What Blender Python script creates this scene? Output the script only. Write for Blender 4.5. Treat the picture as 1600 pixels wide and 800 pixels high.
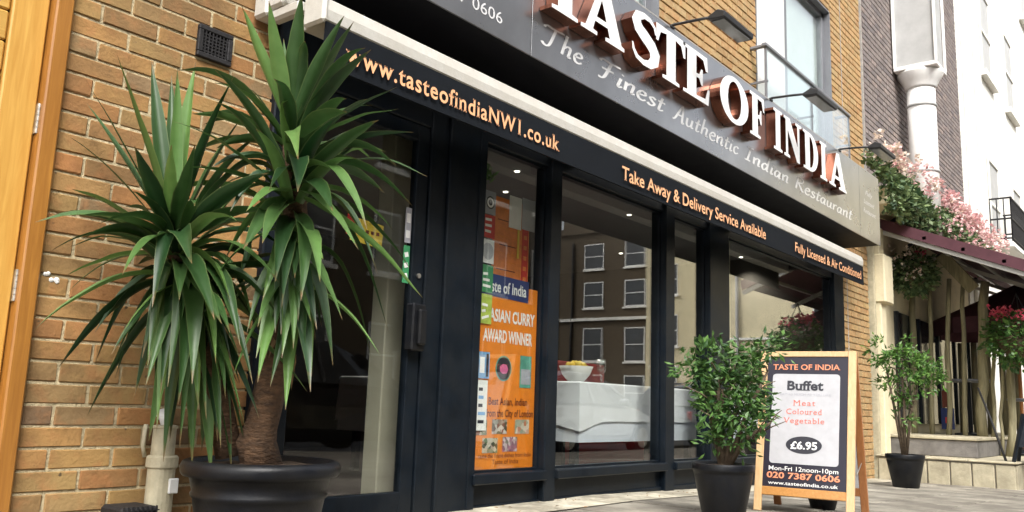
import bpy, bmesh, math, random
from mathutils import Vector, Matrix, noise as mnoise

for o in list(bpy.data.objects): bpy.data.objects.remove(o)
S = bpy.context.scene
COL = S.collection
RN = random.Random(11)
rad = math.radians

# ------------------------------------------------------------------ camera, sky, sun, exposure
YAW, PITCH, ROLL, FPX = rad(38.991), rad(9.687), rad(2.039), 1350.0
CAM = Vector((0.0, -3.17, 0.575))
FW = Vector((math.cos(YAW)*math.cos(PITCH), math.sin(YAW)*math.cos(PITCH), math.sin(PITCH)))
_r0 = Vector((math.sin(YAW), -math.cos(YAW), 0)); _u0 = _r0.cross(FW)
RT = _r0*math.cos(ROLL) + _u0*math.sin(ROLL); UP = -_r0*math.sin(ROLL) + _u0*math.cos(ROLL)
cd = bpy.data.cameras.new('camera'); cam = bpy.data.objects.new('camera', cd); COL.objects.link(cam)
cd.sensor_width = 36; cd.lens = FPX/1600*36; cd.clip_start = 0.05; cd.clip_end = 600
cam.matrix_world = Matrix(((RT.x, UP.x, -FW.x, CAM.x), (RT.y, UP.y, -FW.y, CAM.y), (RT.z, UP.z, -FW.z, CAM.z), (0, 0, 0, 1)))
S.camera = cam

SUN_DIR = Vector((-0.50, -0.62, 0.88)).normalized()       # towards the sun
w = bpy.data.worlds.new('World'); S.world = w; w.use_nodes = True
nt = w.node_tree; nt.nodes.clear()
sky = nt.nodes.new('ShaderNodeTexSky'); sky.sky_type = 'NISHITA'; sky.sun_disc = False
sky.sun_elevation = math.asin(SUN_DIR.z); sky.sun_rotation = math.atan2(SUN_DIR.x, SUN_DIR.y)
sky.air_density = 1.0; sky.dust_density = 4.0; sky.ozone_density = 1.0
hs = nt.nodes.new('ShaderNodeHueSaturation'); hs.inputs['Saturation'].default_value = 0.22
bg = nt.nodes.new('ShaderNodeBackground'); bg.inputs[1].default_value = 0.15
wo = nt.nodes.new('ShaderNodeOutputWorld')
nt.links.new(sky.outputs[0], hs.inputs['Color']); nt.links.new(hs.outputs[0], bg.inputs[0]); nt.links.new(bg.outputs[0], wo.inputs[0])
sl = bpy.data.lights.new('sun', 'SUN'); sl.energy = 1.25; sl.angle = rad(24); sl.color = (1.0, 0.965, 0.91)
so = bpy.data.objects.new('sun', sl); COL.objects.link(so)
so.rotation_euler = SUN_DIR.to_track_quat('Z', 'Y').to_euler()
S.view_settings.view_transform = 'Standard'; S.view_settings.look = 'None'
S.view_settings.exposure = 1.42; S.view_settings.gamma = 1.0; S.view_settings.use_curve_mapping = False
S.render.engine = 'CYCLES'
S.cycles.max_bounces = 8; S.cycles.transparent_max_bounces = 16; S.cycles.diffuse_bounces = 4; S.cycles.glossy_bounces = 4

# ------------------------------------------------------------------ helpers
def ray(px, py): return FW + RT*((px-800)/FPX) - UP*((py-400)/FPX)
def at_Y(px, py, y): d = ray(px, py); return CAM + d*((y-CAM.y)/d.y)
def at_X(px, py, x): d = ray(px, py); return CAM + d*((x-CAM.x)/d.x)
def at_D(px, py, dep): return CAM + ray(px, py)*dep

def gz(x):                                   # the pavement falls gently towards the neighbour
    return 0.0 if x < 5 else (-0.0255*(x-5) if x < 11.5 else -0.166)

class MB:
    def __init__(s): s.v = []; s.f = []; s.m = []
    def add(s, vs, fs, mi=0):
        b = len(s.v); s.v += [Vector(p) for p in vs]; s.f += [tuple(i+b for i in f) for f in fs]; s.m += [mi]*len(fs); return s
    def box(s, x0, x1, y0, y1, z0, z1, mi=0):
        return s.add([(x0,y0,z0),(x1,y0,z0),(x1,y1,z0),(x0,y1,z0),(x0,y0,z1),(x1,y0,z1),(x1,y1,z1),(x0,y1,z1)],
                     [(3,2,1,0),(4,5,6,7),(0,1,5,4),(1,2,6,5),(2,3,7,6),(3,0,4,7)], mi)
    def bar(s, a, b, wx, wz, up=(0,0,1), mi=0):
        a, b = Vector(a), Vector(b); d = (b-a).normalized(); u = Vector(up)
        sd = d.cross(u).normalized(); u = sd.cross(d)
        vs = []
        for p in (a, b):
            for i, j in ((-1,-1),(1,-1),(1,1),(-1,1)): vs.append(p + sd*(wx/2*i) + u*(wz/2*j))
        return s.add(vs, [(0,1,2,3),(7,6,5,4),(0,4,5,1),(1,5,6,2),(2,6,7,3),(3,7,4,0)], mi)
    def tube(s, pts, rs, n=10, cap=True, mi=0, wob=0.0):
        pts = [Vector(p) for p in pts]; b = len(s.v); k = len(pts)
        if not hasattr(rs, '__len__'): rs = [rs]*k
        ref = Vector((0.3, 0.5, 0.81))
        for i, p in enumerate(pts):
            d = (pts[min(i+1, k-1)] - pts[max(i-1, 0)]).normalized()
            a = d.cross(ref)
            if a.length < 1e-3: a = d.cross(Vector((1, 0, 0)))
            a.normalize(); c = d.cross(a)
            for j in range(n):
                t = 2*math.pi*j/n; r = rs[i]*(1 + wob*(mnoise.noise(Vector((j*1.7, i*0.9, rs[0]*99)))))
                s.v.append(p + (a*math.cos(t) + c*math.sin(t))*r)
        for i in range(k-1):
            for j in range(n):
                q = (j+1) % n
                s.f.append((b+i*n+j, b+i*n+q, b+(i+1)*n+q, b+(i+1)*n+j)); s.m.append(mi)
        if cap:
            s.f.append(tuple(b+j for j in range(n))[::-1]); s.m.append(mi)
            s.f.append(tuple(b+(k-1)*n+j for j in range(n))); s.m.append(mi)
        return s
    def lathe(s, prof, c, n=32, mi=0):
        b = len(s.v); c = Vector(c)
        for r, z in prof:
            for j in range(n):
                t = 2*math.pi*j/n; s.v.append(c + Vector((r*math.cos(t), r*math.sin(t), z)))
        for i in range(len(prof)-1):
            for j in range(n):
                q = (j+1) % n; s.f.append((b+i*n+j, b+i*n+q, b+(i+1)*n+q, b+(i+1)*n+j)); s.m.append(mi)
        s.f.append(tuple(b+j for j in range(n))[::-1]); s.m.append(mi)
        s.f.append(tuple(b+(len(prof)-1)*n+j for j in range(n))); s.m.append(mi)
        return s
    def build(s, name, mat, parent=None, smooth=False, bevel=0.0, seg=1, local=False):
        off = Vector((0, 0, 0)) if local or parent is None else origin(parent)
        me = bpy.data.meshes.new(name)
        me.from_pydata([tuple(p-off) for p in s.v], [], s.f)
        mats = mat if isinstance(mat, (list, tuple)) else [mat]
        for m_ in mats: me.materials.append(m_)
        if len(mats) > 1: me.polygons.foreach_set('material_index', s.m)
        if bevel > 0:
            bm = bmesh.new(); bm.from_mesh(me)
            es = [e for e in bm.edges if e.is_manifold and e.calc_face_angle(0) > 0.6]
            bmesh.ops.bevel(bm, geom=es, offset=bevel, segments=seg, profile=0.7, affect='EDGES', clamp_overlap=True)
            bm.to_mesh(me); bm.free()
        if smooth: me.polygons.foreach_set('use_smooth', [True]*len(me.polygons))
        me.update()
        return link(name, me, parent)

def link(name, me, parent=None):
    o = bpy.data.objects.new(name, me); COL.objects.link(o)
    if parent is not None: o.parent = parent
    return o
def origin(p):
    v = Vector((0, 0, 0))
    while p is not None: v += p.location; p = p.parent
    return v
def thing(name, label, cat, loc=(0, 0, 0), rz=0.0, group=None):
    o = bpy.data.objects.new(name, None); COL.objects.link(o); o.location = loc; o.rotation_euler = (0, 0, rz)
    o.empty_display_size = 0.1
    return tag(o, label, cat, group)
def tag(o, label=None, cat=None, group=None, kind=None):
    if label: o['label'] = label
    if cat: o['category'] = cat
    if group: o['group'] = group
    if kind: o['kind'] = kind
    return o

# ------------------------------------------------------------------ materials
def nodes_of(name):
    m = bpy.data.materials.new(name); m.use_nodes = True
    t = m.node_tree; p = t.nodes['Principled BSDF']; return m, t, p
def N(t, kind, **kw):
    n = t.nodes.new(kind)
    for k, v in kw.items(): setattr(n, k, v)
    return n
def ramp(t, stops, interp='LINEAR'):
    r = t.nodes.new('ShaderNodeValToRGB'); r.color_ramp.interpolation = interp; e = r.color_ramp.elements
    while len(e) < len(stops): e.new(0.5)
    for el, (p, c) in zip(e, stops): el.position = p; el.color = (c[0], c[1], c[2], 1)
    return r
def add_spots(m, scale=9.0, thr=(0.09, 0.13), col=(0.05, 0.045, 0.04), amt=0.75, stain=None):
    """dark spots (gum, chips) and soft stains with shapes of their own on top of a material"""
    t = m.node_tree; L = t.links; p = t.nodes['Principled BSDF']; cs = p.inputs['Base Color'].links[0].from_socket
    geo = N(t, 'ShaderNodeNewGeometry'); pos = geo.outputs['Position']
    if amt:
        v = N(t, 'ShaderNodeTexVoronoi'); v.inputs['Scale'].default_value = scale; L.new(pos, v.inputs['Vector'])
        nz = N(t, 'ShaderNodeTexNoise'); nz.inputs['Scale'].default_value = scale*0.35; L.new(pos, nz.inputs['Vector'])
        r = ramp(t, [(thr[0], (amt,)*3), (thr[1], (0, 0, 0))]); L.new(v.outputs['Distance'], r.inputs[0])
        gate = ramp(t, [(0.50, (0, 0, 0)), (0.56, (1, 1, 1))]); L.new(nz.outputs[0], gate.inputs[0])
        mu = N(t, 'ShaderNodeMath', operation='MULTIPLY'); L.new(r.outputs[0], mu.inputs[0]); L.new(gate.outputs[0], mu.inputs[1])
        mx = N(t, 'ShaderNodeMix', data_type='RGBA'); mx.inputs[7].default_value = (*col, 1); L.new(mu.outputs[0], mx.inputs[0]); L.new(cs, mx.inputs[6]); cs = mx.outputs[2]
    if stain:
        n2 = N(t, 'ShaderNodeTexNoise'); n2.inputs['Scale'].default_value = stain[0]; n2.inputs['Detail'].default_value = 7; n2.inputs['Roughness'].default_value = 0.65; L.new(pos, n2.inputs['Vector'])
        r2 = ramp(t, [(0.42, (stain[2],)*3), (0.60, (0, 0, 0))]); L.new(n2.outputs[0], r2.inputs[0])
        m2 = N(t, 'ShaderNodeMix', data_type='RGBA'); m2.inputs[7].default_value = (*stain[1], 1); L.new(r2.outputs[0], m2.inputs[0]); L.new(cs, m2.inputs[6]); cs = m2.outputs[2]
    L.new(cs, p.inputs['Base Color']); return m
def pm(name, col, rough=0.5, metal=0.0, var=0.15, scale=6.0, bump=0.0, bscale=60.0, rvar=0.1, spec=0.5, stretch=None, trans=0.0, coat=0.0, obj_rand=0.0):
    m, t, p = nodes_of(name); L = t.links
    tc = N(t, 'ShaderNodeTexCoord'); src = tc.outputs['Object']
    if stretch:
        mp = N(t, 'ShaderNodeMapping'); mp.inputs['Scale'].default_value = stretch; L.new(src, mp.inputs[0]); src = mp.outputs[0]
    if obj_rand:
        oi = N(t, 'ShaderNodeObjectInfo'); sc_ = N(t, 'ShaderNodeMath', operation='MULTIPLY'); sc_.inputs[1].default_value = 83.0; L.new(oi.outputs['Random'], sc_.inputs[0])
        av = N(t, 'ShaderNodeVectorMath', operation='ADD'); L.new(src, av.inputs[0]); L.new(sc_.outputs[0], av.inputs[1]); src = av.outputs[0]
    nz = N(t, 'ShaderNodeTexNoise'); nz.inputs['Scale'].default_value = scale; nz.inputs['Detail'].default_value = 6; nz.inputs['Roughness'].default_value = 0.6
    L.new(src, nz.inputs['Vector'])
    lo = [max(0, c*(1-var)) for c in col]; hi = [min(1, c*(1+var)) for c in col]
    r = ramp(t, [(0.3, lo), (0.7, hi)]); L.new(nz.outputs[0], r.inputs[0]); cs = r.outputs[0]
    if obj_rand:
        hv = N(t, 'ShaderNodeHueSaturation')
        mr = N(t, 'ShaderNodeMapRange'); mr.inputs[3].default_value = 1-obj_rand; mr.inputs[4].default_value = 1+obj_rand
        L.new(oi.outputs['Random'], mr.inputs[0]); L.new(mr.outputs[0], hv.inputs['Value']); L.new(cs, hv.inputs['Color']); cs = hv.outputs[0]
    L.new(cs, p.inputs['Base Color'])
    mr = N(t, 'ShaderNodeMapRange'); mr.inputs[3].default_value = max(0.02, rough-rvar); mr.inputs[4].default_value = min(1, rough+rvar)
    L.new(nz.outputs[0], mr.inputs[0]); L.new(mr.outputs[0], p.inputs['Roughness'])
    p.inputs['Metallic'].default_value = metal; p.inputs['Specular IOR Level'].default_value = spec
    if coat: p.inputs['Coat Weight'].default_value = coat
    if trans: p.inputs['Subsurface Weight'].default_value = trans; p.inputs['Subsurface Radius'].default_value = (0.02, 0.03, 0.01)
    if bump:
        n2 = N(t, 'ShaderNodeTexNoise'); n2.inputs['Scale'].default_value = bscale; n2.inputs['Detail'].default_value = 5
        L.new(src, n2.inputs['Vector'])
        b = N(t, 'ShaderNodeBump'); b.inputs['Strength'].default_value = min(1, bump); b.inputs['Distance'].default_value = 0.01
        L.new(n2.outputs[0], b.inputs['Height']); L.new(b.outputs[0], p.inputs['Normal'])
    return m

def brick_mat(name, stops, island=False, spots=True):
    m, t, p = nodes_of(name); L = t.links
    if island: rnd = N(t, 'ShaderNodeNewGeometry').outputs['Random Per Island']
    else: rnd = N(t, 'ShaderNodeObjectInfo').outputs['Random']
    r = ramp(t, stops); L.new(rnd, r.inputs[0])
    tc = N(t, 'ShaderNodeTexCoord')
    ad = N(t, 'ShaderNodeVectorMath', operation='ADD'); cx = N(t, 'ShaderNodeCombineXYZ')
    ml = N(t, 'ShaderNodeMath', operation='MULTIPLY'); ml.inputs[1].default_value = 57.0
    L.new(rnd, ml.inputs[0]); L.new(ml.outputs[0], cx.inputs[0]); L.new(ml.outputs[0], cx.inputs[2])
    L.new(tc.outputs['Object'], ad.inputs[0]); L.new(cx.outputs[0], ad.inputs[1])
    n1 = N(t, 'ShaderNodeTexNoise'); n1.inputs['Scale'].default_value = 9; n1.inputs['Detail'].default_value = 6; n1.inputs['Roughness'].default_value = 0.65
    L.new(ad.outputs[0], n1.inputs['Vector'])
    r1 = ramp(t, [(0.26, (0.42, 0.37, 0.33)), (0.46, (0.92, 0.9, 0.88)), (0.62, (1, 1, 1)), (0.78, (1.0, 1.0, 0.9))]); L.new(n1.outputs[0], r1.inputs[0])
    mx = N(t, 'ShaderNodeMix', data_type='RGBA', blend_type='MULTIPLY'); mx.inputs[0].default_value = 0.9
    L.new(r.outputs[0], mx.inputs[6]); L.new(r1.outputs[0], mx.inputs[7]); cs = mx.outputs[2]
    # a warmer blush on parts of each face
    n3 = N(t, 'ShaderNodeTexNoise'); n3.inputs['Scale'].default_value = 14; n3.inputs['Detail'].default_value = 3
    L.new(ad.outputs[0], n3.inputs['Vector'])
    r3 = ramp(t, [(0.5, (0, 0, 0)), (0.68, (0.55, 0.55, 0.55))]); L.new(n3.outputs[0], r3.inputs[0])
    m3 = N(t, 'ShaderNodeMix', data_type='RGBA'); m3.inputs[7].default_value = (0.42, 0.19, 0.075, 1) if spots else (0.16, 0.13, 0.12, 1)
    L.new(r3.outputs[0], m3.inputs[0]); L.new(cs, m3.inputs[6]); cs = m3.outputs[2]
    if spots:
        n2 = N(t, 'ShaderNodeTexNoise'); n2.inputs['Scale'].default_value = 32; n2.inputs['Detail'].default_value = 2
        L.new(ad.outputs[0], n2.inputs['Vector'])
        r2 = ramp(t, [(0.70, (0, 0, 0)), (0.76, (0.85, 0.85, 0.85))]); L.new(n2.outputs[0], r2.inputs[0])
        m2 = N(t, 'ShaderNodeMix', data_type='RGBA'); m2.inputs[7].default_value = (0.06, 0.045, 0.03, 1)
        L.new(r2.outputs[0], m2.inputs[0]); L.new(cs, m2.inputs[6]); cs = m2.outputs[2]
    L.new(cs, p.inputs['Base Color']); p.inputs['Roughness'].default_value = 0.85; p.inputs['Specular IOR Level'].default_value = 0.25
    nb = N(t, 'ShaderNodeTexNoise'); nb.inputs['Scale'].default_value = 70; nb.inputs['Detail'].default_value = 8
    L.new(ad.outputs[0], nb.inputs['Vector'])
    b = N(t, 'ShaderNodeBump'); b.inputs['Strength'].default_value = 0.55; b.inputs['Distance'].default_value = 0.006
    L.new(nb.outputs[0], b.inputs['Height']); L.new(b.outputs[0], p.inputs['Normal'])
    return m

def glass_mat(name, f0=0.06, tint=(0.92, 0.94, 0.93), rough=0.0):
    m, t, p = nodes_of(name); t.nodes.remove(p); L = t.links; out = t.nodes['Material Output']
    lw = N(t, 'ShaderNodeLayerWeight'); lw.inputs['Blend'].default_value = 0.5
    pw = N(t, 'ShaderNodeMath', operation='POWER'); pw.inputs[1].default_value = 3.5; L.new(lw.outputs['Facing'], pw.inputs[0])
    fr = N(t, 'ShaderNodeMapRange'); fr.inputs[3].default_value = f0; fr.inputs[4].default_value = 1.0; L.new(pw.outputs[0], fr.inputs[0])
    tr = N(t, 'ShaderNodeBsdfTransparent'); tr.inputs[0].default_value = (*tint, 1)
    gl = N(t, 'ShaderNodeBsdfGlossy'); gl.inputs['Roughness'].default_value = rough; gl.inputs[0].default_value = (1, 1, 1, 1)
    nz = N(t, 'ShaderNodeTexNoise'); nz.inputs['Scale'].default_value = 1.3
    b = N(t, 'ShaderNodeBump'); b.inputs['Strength'].default_value = 0.022; b.inputs['Distance'].default_value = 0.05
    L.new(nz.outputs[0], b.inputs['Height']); L.new(b.outputs[0], gl.inputs['Normal'])
    mx = N(t, 'ShaderNodeMixShader'); L.new(fr.outputs[0], mx.inputs[0]); L.new(tr.outputs[0], mx.inputs[1]); L.new(gl.outputs[0], mx.inputs[2])
    L.new(mx.outputs[0], out.inputs[0]); return m

def emit_mat(name, col, s):
    m, t, p = nodes_of(name); p.inputs['Base Color'].default_value = (*col, 1)
    p.inputs['Emission Color'].default_value = (*col, 1); p.inputs['Emission Strength'].default_value = s; return m

def wood_mat(name, c0, c1, scale=(30, 30, 2.5), rough=0.35, coat=0.3, obj_rand=0.08):
    m, t, p = nodes_of(name); L = t.links
    tc = N(t, 'ShaderNodeTexCoord'); mp = N(t, 'ShaderNodeMapping'); mp.inputs['Scale'].default_value = scale
    L.new(tc.outputs['Object'], mp.inputs[0])
    nz = N(t, 'ShaderNodeTexNoise'); nz.inputs['Scale'].default_value = 2.2; nz.inputs['Detail'].default_value = 9; nz.inputs['Roughness'].default_value = 0.62; nz.inputs['Distortion'].default_value = 0.7
    L.new(mp.outputs[0], nz.inputs['Vector'])
    r = ramp(t, [(0.3, c0), (0.55, [(a+b)/2 for a, b in zip(c0, c1)]), (0.72, c1)]); L.new(nz.outputs[0], r.inputs[0])
    oi = N(t, 'ShaderNodeObjectInfo'); hv = N(t, 'ShaderNodeHueSaturation')
    mr = N(t, 'ShaderNodeMapRange'); mr.inputs[3].default_value = 1-obj_rand; mr.inputs[4].default_value = 1+obj_rand
    L.new(oi.outputs['Random'], mr.inputs[0]); L.new(mr.outputs[0], hv.inputs['Value']); L.new(r.outputs[0], hv.inputs['Color'])
    L.new(hv.outputs[0], p.inputs['Base Color'])
    p.inputs['Roughness'].default_value = rough; p.inputs['Coat Weight'].default_value = coat; p.inputs['Coat Roughness'].default_value = 0.3
    b = N(t, 'ShaderNodeBump'); b.inputs['Strength'].default_value = 0.25; b.inputs['Distance'].default_value = 0.003
    L.new(nz.outputs[0], b.inputs['Height']); L.new(b.outputs[0], p.inputs['Normal'])
    return m

def leaf_mat(name, c0, c1, rough=0.38, island=True, sss=0.25, streak=False, tip=False):
    m, t, p = nodes_of(name); L = t.links
    rnd = N(t, 'ShaderNodeNewGeometry').outputs['Random Per Island'] if island else N(t, 'ShaderNodeObjectInfo').outputs['Random']
    r = ramp(t, [(0.0, c0), (0.6, [a*0.72+b*0.28 for a, b in zip(c0, c1)]), (1.0, c1)]) if tip else ramp(t, [(0.0, c0), (1.0, c1)]); L.new(rnd, r.inputs[0]); cs = r.outputs[0]
    if streak:
        tc = N(t, 'ShaderNodeTexCoord')
        nz = N(t, 'ShaderNodeTexNoise'); nz.inputs['Scale'].default_value = 22; nz.inputs['Detail'].default_value = 5
        L.new(tc.outputs['Object'], nz.inputs['Vector'])
        mx = N(t, 'ShaderNodeMix', data_type='RGBA', blend_type='MULTIPLY'); mx.inputs[0].default_value = 0.7
        rr = ramp(t, [(0.35, (0.72, 0.78, 0.7)), (0.65, (1, 1, 1))]); L.new(nz.outputs[0], rr.inputs[0])
        L.new(cs, mx.inputs[6]); L.new(rr.outputs[0], mx.inputs[7]); cs = mx.outputs[2]
    if tip:
        at = N(t, 'ShaderNodeAttribute', attribute_name='along'); sp = N(t, 'ShaderNodeSeparateColor'); L.new(at.outputs['Color'], sp.inputs[0])
        n4 = N(t, 'ShaderNodeTexNoise'); n4.inputs['Scale'].default_value = 30; L.new(N(t, 'ShaderNodeTexCoord').outputs['Object'], n4.inputs['Vector'])
        sm = N(t, 'ShaderNodeMath', operation='MULTIPLY_ADD'); sm.inputs[1].default_value = 0.12; L.new(n4.outputs[0], sm.inputs[0]); L.new(sp.outputs[0], sm.inputs[2])
        rb = ramp(t, [(0.985, (0, 0, 0)), (1.04, (1, 1, 1))]); mr_ = N(t, 'ShaderNodeMapRange'); mr_.inputs[1].default_value = 0.985; mr_.inputs[2].default_value = 1.05; L.new(sm.outputs[0], mr_.inputs[0]); L.new(mr_.outputs[0], rb.inputs[0])
        rb.color_ramp.elements[0].position = 0.0; rb.color_ramp.elements[1].position = 1.0
        mb_ = N(t, 'ShaderNodeMix', data_type='RGBA'); mb_.inputs[7].default_value = (0.16, 0.10, 0.04, 1); L.new(rb.outputs[0], mb_.inputs[0]); L.new(cs, mb_.inputs[6]); cs = mb_.outputs[2]
        # pale rim along the margins and a lighter base
        re = ramp(t, [(0.86, (0, 0, 0)), (1.0, (0.45, 0.45, 0.45))]); L.new(sp.outputs[1], re.inputs[0])
        me_ = N(t, 'ShaderNodeMix', data_type='RGBA'); me_.inputs[7].default_value = (0.22, 0.27, 0.10, 1); L.new(re.outputs[0], me_.inputs[0]); L.new(cs, me_.inputs[6]); cs = me_.outputs[2]
    L.new(cs, p.inputs['Base Color']); p.inputs['Roughness'].default_value = rough; p.inputs['Specular IOR Level'].default_value = 0.5
    tl = N(t, 'ShaderNodeBsdfTranslucent'); L.new(cs, tl.inputs[0])
    mxs = N(t, 'ShaderNodeMixShader'); mxs.inputs[0].default_value = sss
    out = t.nodes['Material Output']; L.new(p.outputs[0], mxs.inputs[1]); L.new(tl.outputs[0], mxs.inputs[2]); L.new(mxs.outputs[0], out.inputs[0])
    return m

LONDON = [(0.0, (0.39, 0.25, 0.095)), (0.2, (0.42, 0.225, 0.08)), (0.38, (0.34, 0.225, 0.09)), (0.55, (0.40, 0.185, 0.068)), (0.72, (0.27, 0.16, 0.068)), (0.93, (0.38, 0.26, 0.115)), (0.99, (0.13, 0.085, 0.07))]
M = {}
M['brick'] = brick_mat('brick', LONDON)
M['brick_far'] = brick_mat('brick_far', [(0.0, (0.48, 0.34, 0.16)), (0.35, (0.47, 0.30, 0.145)), (0.7, (0.44, 0.32, 0.165)), (1.0, (0.37, 0.24, 0.115))], island=True)
M['brick_dark'] = brick_mat('brick_dark', [(0.0, (0.22, 0.19, 0.18)), (0.4, (0.28, 0.24, 0.225)), (0.75, (0.18, 0.16, 0.16)), (1.0, (0.33, 0.27, 0.245))], island=True, spots=False)
M['mortar'] = pm('mortar', (0.47, 0.39, 0.24), 0.95, var=0.25, scale=14, bump=0.8, bscale=90)
M['mortar_dark'] = pm('mortar_dark', (0.40, 0.37, 0.34), 0.95, var=0.2, scale=14, bump=0.6)
M['black'] = pm('black_paint', (0.008, 0.011, 0.016), 0.42, spec=0.3, var=0.35, scale=5, bump=0.08, bscale=40, rvar=0.12)
M['black_flat'] = pm('black_soffit', (0.004, 0.004, 0.006), 0.6, var=0.3, spec=0.15)
M['frame'] = pm('shopfront_paint', (0.0050, 0.0085, 0.0135), 0.34, spec=0.16, var=0.3, scale=7, bump=0.06, bscale=30)
M['plastic'] = pm('black_plastic', (0.006, 0.007, 0.010), 0.40, spec=0.28, var=0.3, scale=18, bump=0.1, bscale=120)
M['valance'] = pm('valance_fabric', (0.0038, 0.0058, 0.009), 0.8, var=0.3, scale=30, bump=0.2, bscale=300, spec=0.2)
M['cassette'] = pm('white_cassette', (0.54, 0.525, 0.48), 0.5, var=0.07, scale=40, bump=0.15, bscale=220)
M['white'] = pm('white_paint', (0.78, 0.77, 0.74), 0.5, var=0.06, scale=6)
M['cream'] = pm('cream_stucco', (0.72, 0.64, 0.44), 0.85, var=0.12, scale=3, bump=0.4, bscale=40)
M['stucco'] = pm('white_stucco', (0.80, 0.78, 0.72), 0.85, var=0.08, scale=2.0, bump=0.25, bscale=30)
M['panel'] = pm('sign_panel', (0.34, 0.345, 0.36), 0.28, metal=0.85, var=0.05, scale=3, rvar=0.03)
M['letter_white'] = pm('letter_white', (0.86, 0.85, 0.84), 0.3, var=0.03)
M['copper'] = pm('copper_return', (0.27, 0.105, 0.065), 0.22, metal=0.92, var=0.25, scale=4, rvar=0.08)
M['script'] = pm('script_white', (0.74, 0.74, 0.74), 0.4, metal=0.2, var=0.05)
M['orange_text'] = pm('valance_letters', (0.84, 0.43, 0.22), 0.5, var=0.12, scale=30)
M['glass'] = glass_mat('window_glass', 0.045)
M['glass_bal'] = glass_mat('balcony_glass', 0.04, (0.90, 0.95, 0.94))
M['glass_far'] = pm('far_glass', (0.03, 0.035, 0.04), 0.08, var=0.3, scale=1.5, rvar=0.04)
M['wood_door'] = wood_mat('oak_door', (0.46, 0.235, 0.045), (0.60, 0.35, 0.085), (26, 26, 1.6))
M['wood_board'] = wood_mat('oak_board', (0.48, 0.27, 0.06), (0.60, 0.37, 0.10), (1.6, 26, 26))
M['wood_frame'] = wood_mat('oak_frame', (0.25, 0.10, 0.017), (0.40, 0.18, 0.035), (26, 26, 1.6))
M['wood_pine'] = wood_mat('pine', (0.58, 0.36, 0.17), (0.72, 0.50, 0.28), (30, 30, 2))
M['wood_red'] = wood_mat('stained_pine', (0.30, 0.11, 0.035), (0.46, 0.20, 0.07), (30, 30, 2))
M['wood_rail'] = wood_mat('orange_pine', (0.45, 0.20, 0.05), (0.60, 0.31, 0.10), (3, 30, 30))
M['log'] = wood_mat('weathered_log', (0.17, 0.15, 0.085), (0.38, 0.345, 0.21), (14, 14, 1.5), rough=0.85, coat=0.0)
M['steel'] = pm('hinge_steel', (0.55, 0.53, 0.48), 0.35, metal=0.9, var=0.3, scale=40)
M['brass'] = pm('brass', (0.6, 0.42, 0.14), 0.3, metal=0.9, var=0.2)
M['iron'] = pm('cast_iron', (0.010, 0.009, 0.010), 0.7, var=0.5, scale=50, bump=0.3)
M['pipe'] = pm('painted_pipe', (0.47, 0.42, 0.29), 0.6, var=0.22, scale=16, bump=0.25, bscale=60)
M['yucca'] = leaf_mat('yucca_leaf', (0.010, 0.042, 0.012), (0.16, 0.30, 0.08), 0.42, island=False, sss=0.2, streak=True, tip=True)
M['bark'] = pm('yucca_bark', (0.09, 0.05, 0.026), 0.9, var=0.55, scale=26, bump=1.0, bscale=45, stretch=(1, 1, 2.2))
M['soil'] = pm('soil', (0.055, 0.035, 0.02), 0.95, var=0.6, scale=50, bump=1.0, bscale=70)
M['shrub'] = leaf_mat('shrub_leaf', (0.02, 0.068, 0.018), (0.13, 0.255, 0.06), 0.42)
M['shrub2'] = leaf_mat('shrub_leaf_light', (0.05, 0.13, 0.025), (0.16, 0.30, 0.06), 0.42)
M['hedge'] = leaf_mat('trailing_leaf', (0.035, 0.08, 0.035), (0.20, 0.27, 0.11), 0.5)
M['petal'] = leaf_mat('pink_petal', (0.74, 0.36, 0.38), (0.86, 0.66, 0.62), 0.6, sss=0.3)
M['petal_red'] = leaf_mat('red_petal', (0.70, 0.05, 0.13), (0.80, 0.22, 0.28), 0.6, sss=0.3)
M['petal_pale'] = leaf_mat('pale_petal', (0.80, 0.62, 0.50), (0.85, 0.78, 0.70), 0.6, sss=0.3)
M['twig'] = pm('twig', (0.11, 0.08, 0.05), 0.85, var=0.4, scale=40, bump=0.5)
M['slab'] = pm('paving_slab', (0.30, 0.275, 0.225), 0.85, var=0.28, scale=5, bump=0.35, bscale=50, obj_rand=0.13)
M['bed'] = pm('paving_joint', (0.16, 0.14, 0.11), 0.95, var=0.3, scale=12, bump=0.5)
M['cement'] = pm('cement_strip', (0.50, 0.46, 0.36), 0.9, var=0.35, scale=7, bump=0.6, bscale=30)
M['asphalt'] = pm('asphalt', (0.05, 0.05, 0.052), 0.85, var=0.25, scale=12, bump=0.4, bscale=120)
M['stone'] = pm('step_stone', (0.50, 0.45, 0.32), 0.85, var=0.22, scale=6, bump=0.5, bscale=30, obj_rand=0.08)
M['step_dark'] = pm('step_slate', (0.16, 0.15, 0.14), 0.8, var=0.3, scale=8, bump=0.4)
M['maroon'] = pm('maroon_canvas', (0.10, 0.042, 0.052), 0.8, var=0.15, scale=8, spec=0.2)
M['alu'] = pm('grey_frame', (0.42, 0.41, 0.38), 0.5, var=0.1, metal=0.3)
M['greyframe'] = pm('grey_window_frame', (0.17, 0.175, 0.19), 0.45, var=0.1)
M['lead'] = pm('lead_grey', (0.42, 0.42, 0.41), 0.7, var=0.12, scale=4)
M['lamp'] = pm('lamp_black', (0.02, 0.02, 0.022), 0.4, var=0.2)
M['lamp_glass'] = pm('lamp_glass', (0.25, 0.26, 0.26), 0.1, var=0.1)
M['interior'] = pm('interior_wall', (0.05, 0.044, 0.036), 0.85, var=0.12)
M['ceiling'] = pm('interior_ceiling', (0.16, 0.157, 0.15), 0.85, var=0.08)
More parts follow.
